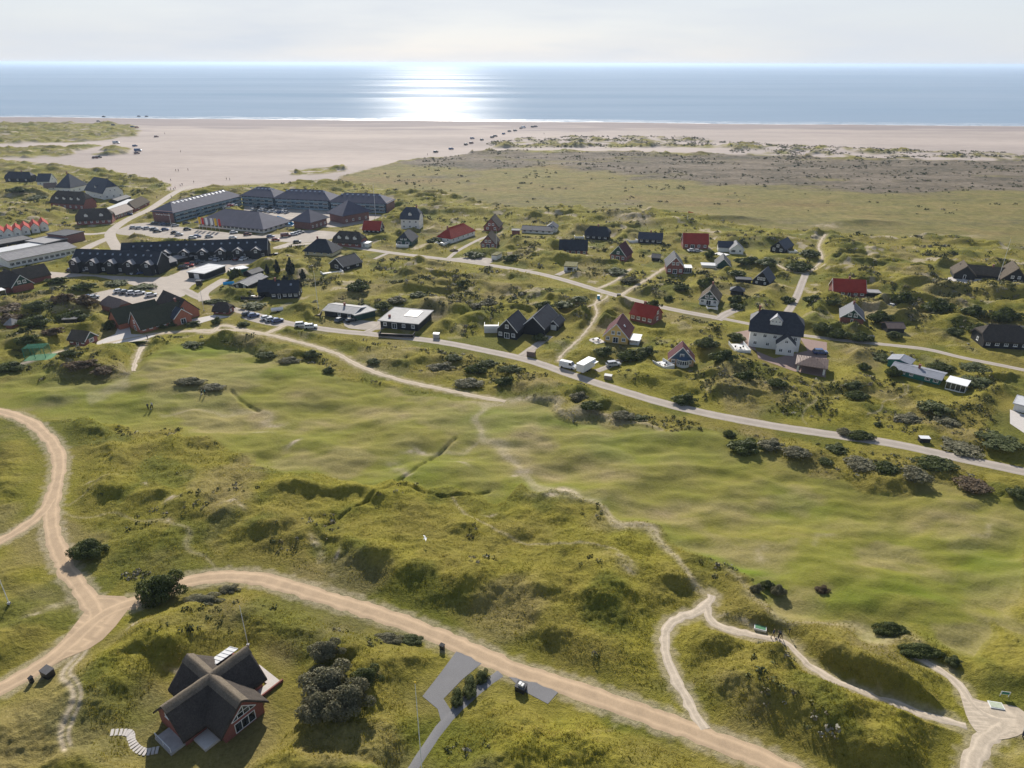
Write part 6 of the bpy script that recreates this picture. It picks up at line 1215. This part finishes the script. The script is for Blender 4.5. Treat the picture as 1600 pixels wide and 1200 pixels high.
B_=[(257,925,45,55,'dark','large round dark bush at the fork of the sand track',4.2),(143,862,34,36,'dark','dark round bush right of the sand track, left of the large one',3),
(515,1070,52,50,'silver','big silvery green shrub right of the foreground thatched house',4.2),(548,1100,46,55,'silver','lower right lobe of the big silvery shrub beside the driveway',3.4),(500,1112,36,48,'silver','lower left lobe of the big silvery shrub',2.6),(512,1022,34,34,'silver','upper silvery clump above the big shrub',2.2),(575,1062,30,36,'green','greenish right lobe of the big silvery shrub',2.4),
(320,938,38,14,'silver','low grey shrub strip along the inner side of the track bend',2),(360,922,20,12,'silver','small grey shrub at the end of the strip along the track',1.5),(608,998,30,12,'silver','low grey shrub above the driveway mouth',1.5),
(645,1000,22,10,'green','low green shrub beside the grey one above the driveway',1.4),(1392,985,34,22,'dark','elongated dark bush in the oval mown ring',1.8),(1440,1018,44,18,'dark','long dark bush beside the trail below the oval ring',1.8),(1490,1034,16,14,'green','small green bush at the right end of the long dark one',1.3),
(1182,922,13,22,'silver','tall silvery shrub in the marshy hollow, left one',1.0),(1216,926,15,24,'silver','tall silvery shrub in the marshy hollow, right one',1.1),(1199,916,14,16,'green','bright green shrub between two silvery ones in the hollow',1.0),(1285,922,14,12,'brown','reddish brown shrub at the right of the marshy hollow',1.2),
(736,1074,13,20,'green','green hedge mound between two asphalt driveways',2.6),(716,1092,12,20,'green','lower end of the hedge mound between the driveways',2),(755,1058,13,18,'green','upper end of the hedge mound between the driveways',1.6),
(562,452,25,22,'dark','large dark round bush above the pale roofed house',5),(722,444,12,12,'dark','small dark round bush on the open dunes',2.5),(600,480,20,14,'green','grey green bush left above the courtyard house',3),(622,470,22,12,'silver','silvery bush behind the courtyard house',4),(655,462,20,10,'green','flat bush far behind the courtyard house',4),
(488,556,20,14,'dark','dark bush above the golf fairway, left one',3),(515,580,14,12,'dark','small dark bush right of the path above the fairway',2.2),(455,565,26,12,'silver','greyish shrub on the fairway bank',3),(545,585,0,0,'x','x'),
(585,575,0,0,'x','x'),(735,600,34,14,'silver','silvery scrub clump below the main road, lower one',4),(690,575,30,14,'silver','silvery scrub clump below the main road, left one',4),(745,580,26,18,'dark','dark bush in the middle of the scrub below the main road',3),(790,598,26,16,'dark','dark bush at the right of the scrub below the main road',3),(765,570,24,12,'green','green bush beside the main road verge',3),(800,578,26,12,'green','green bush along the verge above the scrub',3),(710,560,20,10,'dark','dark bush just below the road verge',3),(585,566,16,10,'green','pair of small bushes on the bank beside the path',2.5),
(905,622,20,16,'silver','pale shrub on the verge below the white trailer',3),(925,636,26,14,'dark','dark scrub below the main road bend',3),(975,650,26,12,'silver','grey scrub between road and fairway',3),(1000,655,20,10,'dark','x2'),
(1165,700,32,26,'dark','large dark bush between the main road and the fairway',4),(1140,680,14,12,'dark','small bush left of the large roadside one',2),(1205,695,24,16,'silver','grey shrub right of the large roadside bush',3),(1245,708,26,16,'silver','grey scrub in the middle of the roadside belt',3),(1308,702,20,14,'dark','dark shrub on the upper edge of the roadside belt',3),(1290,722,14,12,'dark','small dark shrub on the lower edge of the roadside belt',2),(1385,732,22,20,'dark','dark bush left of the pale round shrub',3),(1430,742,26,22,'silver','pale round shrub in the roadside belt',4),(1462,725,38,18,'dark','long dark bush close to the asphalt road edge',4),(1345,725,28,16,'silver','grey brown scrub mid belt',4),(1590,775,18,18,'dark','dark bush at the right end of the roadside belt',3),(1520,758,30,14,'brown','brown scrub near the right photo edge',4),
(1345,682,32,14,'dark','row of dark bushes above the main road verge',3),(1320,676,16,12,'silver','silver bush at the left of the verge row',2.5),(1372,664,9,8,'dark','small dark bush beside the garden path start',1.6),
(1070,627,28,20,'dark','dark bush above the main road below the bay window house',3.5),(1030,560,0,0,'x','x'),(1100,575,0,0,'x','x'),(1130,560,30,24,'dark','bushy dark shrub right of the bay window house',4),(1105,540,28,20,'green','green shrub behind the bay window house',4),(1165,590,26,18,'dark','dark scrub below the mansion terrace, left one',3),(1215,600,22,14,'dark','dark scrub below the mansion terrace, middle one',3),(1150,530,18,16,'green','x3'),
(985,560,30,22,'dark','dense dark bush right of the white trailer',4),(1010,552,24,18,'green','green bush below the yellow house',4),(945,552,24,18,'green','green bush left below the yellow house',4),(1395,585,16,22,'dark','dark bush left of the teal bungalow',2.8),(1350,575,14,14,'dark','small dark bush left of the teal bungalow garden',2.5),(1335,605,22,14,'green','flat green bush below the carport',3),(1340,620,26,14,'dark','dark green bush in the dune hollow below the carport',3),
(1310,525,26,20,'dark','large dark bush left below the green gabled house',4),(1345,530,26,18,'dark','large dark bush under the green gabled house',4),(1375,500,28,24,'dark','tall dark bush right of the green gabled house',4),(1285,515,22,16,'dark','dark bush above the narrow road behind the mansion',4),(1395,525,16,12,'dark','x4'),
(1300,475,34,10,'dark','long hedge in front of the bright red roofed house',2.5),(1410,470,26,24,'dark','dark bush at the foot of the tall dune, left one',4),(1465,486,34,30,'dark','wide dark thicket on the shaded dune slope',5),(1520,490,26,22,'dark','dark thicket right of the wide one on the dune slope',5),(1570,500,36,30,'dark','dark thicket on the right dune slope near the photo edge',5),(1530,518,24,20,'dark','dark bush above the black half hipped house',4),(1490,520,18,14,'green','x5'),
(1020,480,20,20,'dark','dark round bush right of the upper road',3.5),(1045,468,12,12,'dark','small dark bush behind the round one at the upper road',2.5),(1065,452,18,14,'dark','dark bush below the brick gabled house',3),(1105,445,22,22,'dark','big dark bush above the brown thatched house',4),(1150,470,18,16,'dark','dark bush right of the brown thatched house',3),(1150,430,20,14,'dark','x6'),(1170,410,32,16,'green','large hedge thicket behind the steep cottage',5),(1200,412,26,14,'green','x7'),(1110,400,13,14,'dark','round dark bush left of the white cottage',3),(1250,420,30,18,'dark','wide thicket right of the dark chalet',6),(1262,398,22,14,'green','x8'),(1230,470,16,14,'green','x9'),(1270,470,22,16,'dark','dark thicket right of the dune lane',4),(1150,480,16,12,'dark','x10'),
(985,440,24,12,'silver','long grey hedge between the two garden paths',3),(965,425,22,10,'green','x11'),(860,402,0,0,'x','x'),(800,405,22,14,'dark','dark bush on the mound behind the white garage',4),(740,400,22,12,'green','x12'),(680,378,18,12,'dark','dark hedge right of the dark green cottage',4),(665,352,0,0,'x','x'),(710,392,10,5,'brown','small hedge island beside the upper road',2),
(850,480,22,16,'dark','dark bush behind the black wing',4),(880,478,24,12,'green','x13'),(905,470,18,10,'green','x14'),(765,476,22,16,'silver','silvery bush left of the black timber house',4),(745,480,16,10,'silver','x15'),(905,545,0,0,'x','x'),(865,560,0,0,'x','x'),(845,530,18,14,'green','rounded green hedge at the black house drive',3),
(320,448,0,0,'x','x'),(368,432,16,24,'dark','round dark green bush beside the long grey roofed house',3.5),(340,472,30,8,'dark','long dark hedge in the road bend',3),(395,478,26,8,'green','x16'),(340,503,10,14,'green','round green bush right of the gravel terrace',3),(302,507,18,10,'green','green bush left of the round one at the kiosk',3),(380,508,14,10,'green','x17'),
(250,512,22,9,'dark','long dark hedge in front of the clubhouse',1.8),(270,508,14,8,'dark','right end of the clubhouse hedge',1.5),(215,537,34,7,'dark','low dark hedge along the gravel terrace edge',1.5),(172,512,14,22,'dark','tall dark bush left of the clubhouse',3),(188,502,10,12,'dark','x18'),
(25,482,30,12,'brown','x19'),(60,480,26,16,'green','green garden tree behind the lawn at left',4),(100,470,26,20,'brown','brown tinged thicket above the clubhouse garden, left one',4),(135,474,28,22,'brown','brown tinged thicket above the clubhouse garden, right one',4),(120,498,36,22,'dark','dark thicket above the garden cottage',5),(60,505,36,20,'dark','dark thicket at left photo edge garden',5),(15,500,24,16,'brown','x20'),(90,440,26,12,'dark','dark hedge behind the thatched brick house at left',4),(135,450,28,14,'dark','dark hedge beside the sandy car park',4),(180,444,24,8,'green','x21'),(225,450,28,8,'green','x22'),(70,425,0,0,'x','x'),
(45,535,28,18,'dark','dark bush left of the practice net',4),(85,520,24,14,'brown','reddish shrub above the garden cottage lawn',4),(20,575,36,16,'dark','dark bush mass on the bank at left photo edge',4),(110,553,22,10,'dark','dark hedge in front of the garden cottage',2.5),(130,572,40,14,'brown','brown reed thicket beside the small pond',4),(160,580,24,12,'brown','x23'),
(300,597,36,12,'silver','grey heather clump on the fairway, left one',3),(335,606,28,9,'silver','grey heather clump on the fairway, right one',3),(300,540,24,8,'dark','x24'),(420,556,28,10,'dark','dark shrub bank above the green',3),
(1460,640,34,16,'green','x25'),(1530,600,34,14,'green','x26'),(1560,690,38,16,'green','x27'),(1420,655,30,12,'silver','silvery scrub beside the garden path',4),(1480,660,26,10,'silver','x28'),(1500,700,36,12,'silver','x29'),(1380,560,24,10,'dark','x30'),(1470,575,30,14,'dark','dark thicket behind the teal bungalow',4),(1520,575,30,10,'green','x31'),
(60,318,0,0,'x','x'),(30,300,26,12,'dark','dark bush cluster below the far left thatched house',5),(60,310,20,8,'dark','x32'),(190,293,14,6,'dark','small dark bush on the dune near the beach',4),(125,288,20,8,'green','x33')]
used=set(); import re
ws=['small','low','spreading','rounded','uneven','dense']; kn=dict(dark='dark green',silver='silvery grey',green='olive green',brown='brownish')
for i,(u,v,rw,hh,kd,lb,*rdp) in enumerate(B_):
    if rw==0: continue
    if lb[0]=='x':
        bx,by=G(u,v); best=min(range(len(H)),key=lambda q:math.hypot((HW[q][0][0]+HW[q][1][0])/2-bx,(HW[q][0][1]+HW[q][1][1])/2-by)); hx=(HW[best][0][0]+HW[best][1][0])/2; hy=(HW[best][0][1]+HW[best][1][1])/2
        rel='left of' if bx<hx-abs(by-hy) else 'right of' if bx>hx+abs(by-hy) else 'beyond' if by>hy else 'on the near side of'
        hl=' '.join(H[best][1].split(',')[0].split()[:6]); hl=re.sub(r'\s+(and|with|of|the|in|by|at|a|to|beside|behind|above|near|between|from|on|white|its)$','',re.sub(r'\s+(and|with|of|the|in|by|at|a|to|beside|behind|above|near|between|from|on)$','',hl))
        for w_ in ws+['broad','narrow','dome shaped','ragged']:
            lb=f"{w_} {kn[kd]} bush {rel} the {hl}"
            if lb not in used: break
    used.add(lb)
    bush(u,v+hh*.12,rw,hh*1.15,kd,lb,(rdp[0] if rdp else None),'hedge' if 'hedge' in lb and 'mound' not in lb else 'bush')
for u,v,rw,hh,pi_,lb in [(418,428,11,26,0,'dark conifer farthest left in the group by the long grey roof'),(434,426,14,34,1,'second dark conifer beside the tallest one'),(455,430,19,44,0,'tallest dark conifer in the group beside the cream house'),(474,436,14,26,1,'dark conifer farthest right in the group'),(445,440,16,16,1,'low dark conifer in front of the tallest one')]:
    bush(u,v,rw,hh,None,lb,None,'conifer_tree','dark conifers beside the cream house',CON[pi_])
for i in range(46):   # roadside scrub and dune bushes that stand apart
    pass
# ------------------------------------------------------------------ ground scrub (one mass of low heather and creeping willow)
rs=np.random.default_rng(5)
def sample_ground(n,y0,y1,pw=1.0):
    y=y0*(y1/y0)**(rs.random(n)**pw); x=(rs.random(n)*2-1)*(.74*y+10); return x,y
def masks(x,y): return smp(rough,x,y),smp(damp,x,y),smp(LU,x,y),smp(dirt,x,y),smp(DR,x,y),smp(Zs,x,y)
BELT=[[(880,605),(960,630),(1040,655),(1120,668),(1180,680),(1260,690),(1380,704),(1480,728),(1600,752),(1600,800),(1540,775),(1470,765),(1380,750),(1300,745),(1200,722),(1100,705),(1020,675),(940,650)],[(630,555),(690,545),(760,560),(830,575),(880,600),(840,605),(780,612),(720,606),(680,592),(640,575)],[(60,455),(130,440),(220,440),(260,455),(190,500),(200,525),(140,510),(60,545),(0,540),(0,470)],[(1290,470),(1400,440),(1600,440),(1600,520),(1480,520),(1400,530),(1290,530)],[(1080,560),(1180,560),(1250,600),(1400,590),(1550,590),(1600,640),(1600,720),(1420,690),(1280,660),(1100,635)],[(560,520),(660,500),(780,520),(660,540)],[(0,560),(80,545),(200,570),(180,600),(60,585)],[(1140,860),(1300,910),(1300,935),(1190,930),(1090,880)],[(640,440),(780,450),(880,470),(760,500),(640,490)],[(930,425),(1060,430),(1110,470),(1000,470)],[(1140,470),(1270,440),(1290,480),(1240,500)]]
x,y=sample_ground(70000,62,560,.8); ro_,da_,lu_,di_,dr_,za_=masks(x,y); u,v=pix(x,y,0.0)
inb=np.zeros(len(x),bool)
for p in BELT: inb|=pip(u,v,p)
nz=fbm(x,y,16,201,3,.6); farf=sst(150,260,y)
keep=((y>150)|(rs.random(len(x))<.35))&(ro_>.5)&(da_>.35)&(di_<.3)&((inb&(rs.random(len(x))<.6)&(nz>-.15))|((nz>.47-.17*farf)&(rs.random(len(x))<.6)))
xf=(rs.random(60000)*2-1)*800; yf=430+rs.random(60000)**.8*520; uf,vf=pix(xf,yf,0.0); nf=fbm(xf*.6,yf,30,221,4,.65)
hz_=smp(Zh,xf,yf); mz_=smp(Zm,xf,yf); sp_=np.zeros(len(xf),bool)
for p_ in spk: sp_|=pip(uf,vf,p_)
kf=(np.abs(xf)<.74*yf)&((sp_&(nf>.0)&(rs.random(len(xf))<.8))|((hz_>.5)&(nf>.12)&(rs.random(len(xf))<.45))|((mz_>.5)&(hz_<.5)&(nf>.42)&(rs.random(len(xf))<.35)))
x=np.concatenate([x[keep],xf[kf]]);y=np.concatenate([y[keep],yf[kf]]); n=len(x); z=T(x,y)
K=16; sc_r=(.3+.55*rs.random(n)**1.5)*(1+1.1*sst(140,330,y)); cl=np.repeat(np.arange(n),K); m_=n*K
d=rs.normal(size=(m_,3)); d/=np.linalg.norm(d,axis=1)[:,None]; d[:,2]=np.abs(d[:,2]); p=np.stack([x[cl],y[cl],z[cl]],-1)+d*(sc_r[cl]*(.6+.4*rs.random(m_)))[:,None]*np.array([1,1,.75])
nr=d+rs.normal(scale=.5,size=(m_,3)); nr/=np.linalg.norm(nr,axis=1)[:,None]; a=np.cross(nr,rs.normal(size=(m_,3))); a/=np.linalg.norm(a,axis=1)[:,None]; b=np.cross(nr,a); s=(sc_r[cl]*(.42+.3*rs.random(m_)))[:,None]
q=np.stack([p-a*s*.5,p-b*s*.4,p+a*s*.5,p+b*s*.4],1).reshape(-1,3).astype(np.float32)
me=bpy.data.meshes.new('scrub'); fastmesh(me,q,np.arange(m_*4,dtype=np.int32).reshape(-1,4),4)
big_=fbm(x,y,12,205,2); t=np.clip(.40+.55*big_+.22*rs.normal(size=n),0,1); t=np.where(rs.random(n)<.12,np.minimum(1,t+.5),t); t=np.clip(t[cl]+.08*rs.normal(size=m_),0,1)
at=me.attributes.new('tint','FLOAT','POINT'); at.data.foreach_set('value',np.repeat(t,4).astype(np.float32)); me.materials.append(MAT['scrub']); tag(obj('scrub',me),kind='stuff')
# ------------------------------------------------------------------ dune grass tufts
def tufts(n,y0,y1,size,K,pw,seed,thr):
    x,y=sample_ground(n,y0,y1,pw); ro_,da_,lu_,di_,dr_,za_=masks(x,y); u,v=pix(x,y,0.0)
    cn_=.5+.7*fbm(x,y,3.0,seed,2); keep=(ro_>.4)&(da_>.12)&(di_<.6)&(cn_>rs.random(len(x))*thr); x=x[keep];y=y[keep]; lu_=lu_[keep]; dr_=dr_[keep]; n=len(x); z=T(x,y); cl=np.repeat(np.arange(n),K); m_=n*K
    sz=size*(.5+.8*rs.random(n)); az=rs.random(m_)*6.283; ln=(.25+.6*rs.random(m_)); r0=.18*sz[cl]*rs.random(m_)
    bx=x[cl]+np.cos(az)*r0; by=y[cl]+np.sin(az)*r0; h=sz[cl]*(.6+.5*rs.random(m_)); w_=sz[cl]*.13
    wx=.25; tx=bx+(np.cos(az)*ln+wx)*h*.8; ty=by+np.sin(az)*ln*h*.8; px_=-np.sin(az)*w_; py_=np.cos(az)*w_
    q=np.stack([np.stack([bx-px_,by-py_,z[cl]-.05],-1),np.stack([bx+px_,by+py_,z[cl]-.05],-1),np.stack([tx,ty,z[cl]+h*.75],-1)],1).reshape(-1,3).astype(np.float32)
    t=np.clip(.70+.32*fbm(x,y,9,seed+3,3)+.34*fbm(x,y,2.2,seed+4,2)-.28*lu_+.25*dr_+.10*rs.normal(size=n),0,1); t=np.clip(t[cl]+.13*rs.normal(size=m_),0,1)
    return q,t
Q=[];Tt=[]
for a_ in [(150000,60,135,.30,4,1.0,301,1.1),(90000,130,300,.46,4,.9,311,1.1),(26000,280,600,1.2,4,.9,321,1.2)]:
    q,t=tufts(*a_); Q.append(q); Tt.append(t)
q=np.concatenate(Q); t=np.concatenate(Tt); me=bpy.data.meshes.new('dune_grass'); fastmesh(me,q,np.arange(len(q),dtype=np.int32).reshape(-1,3),3)
at=me.attributes.new('tint','FLOAT','POINT'); at.data.foreach_set('value',np.repeat(t,3).astype(np.float32)); me.materials.append(MAT['tuft']); tag(obj('dune_grass',me),kind='stuff')
print('tufts',len(t),'scrub',n)
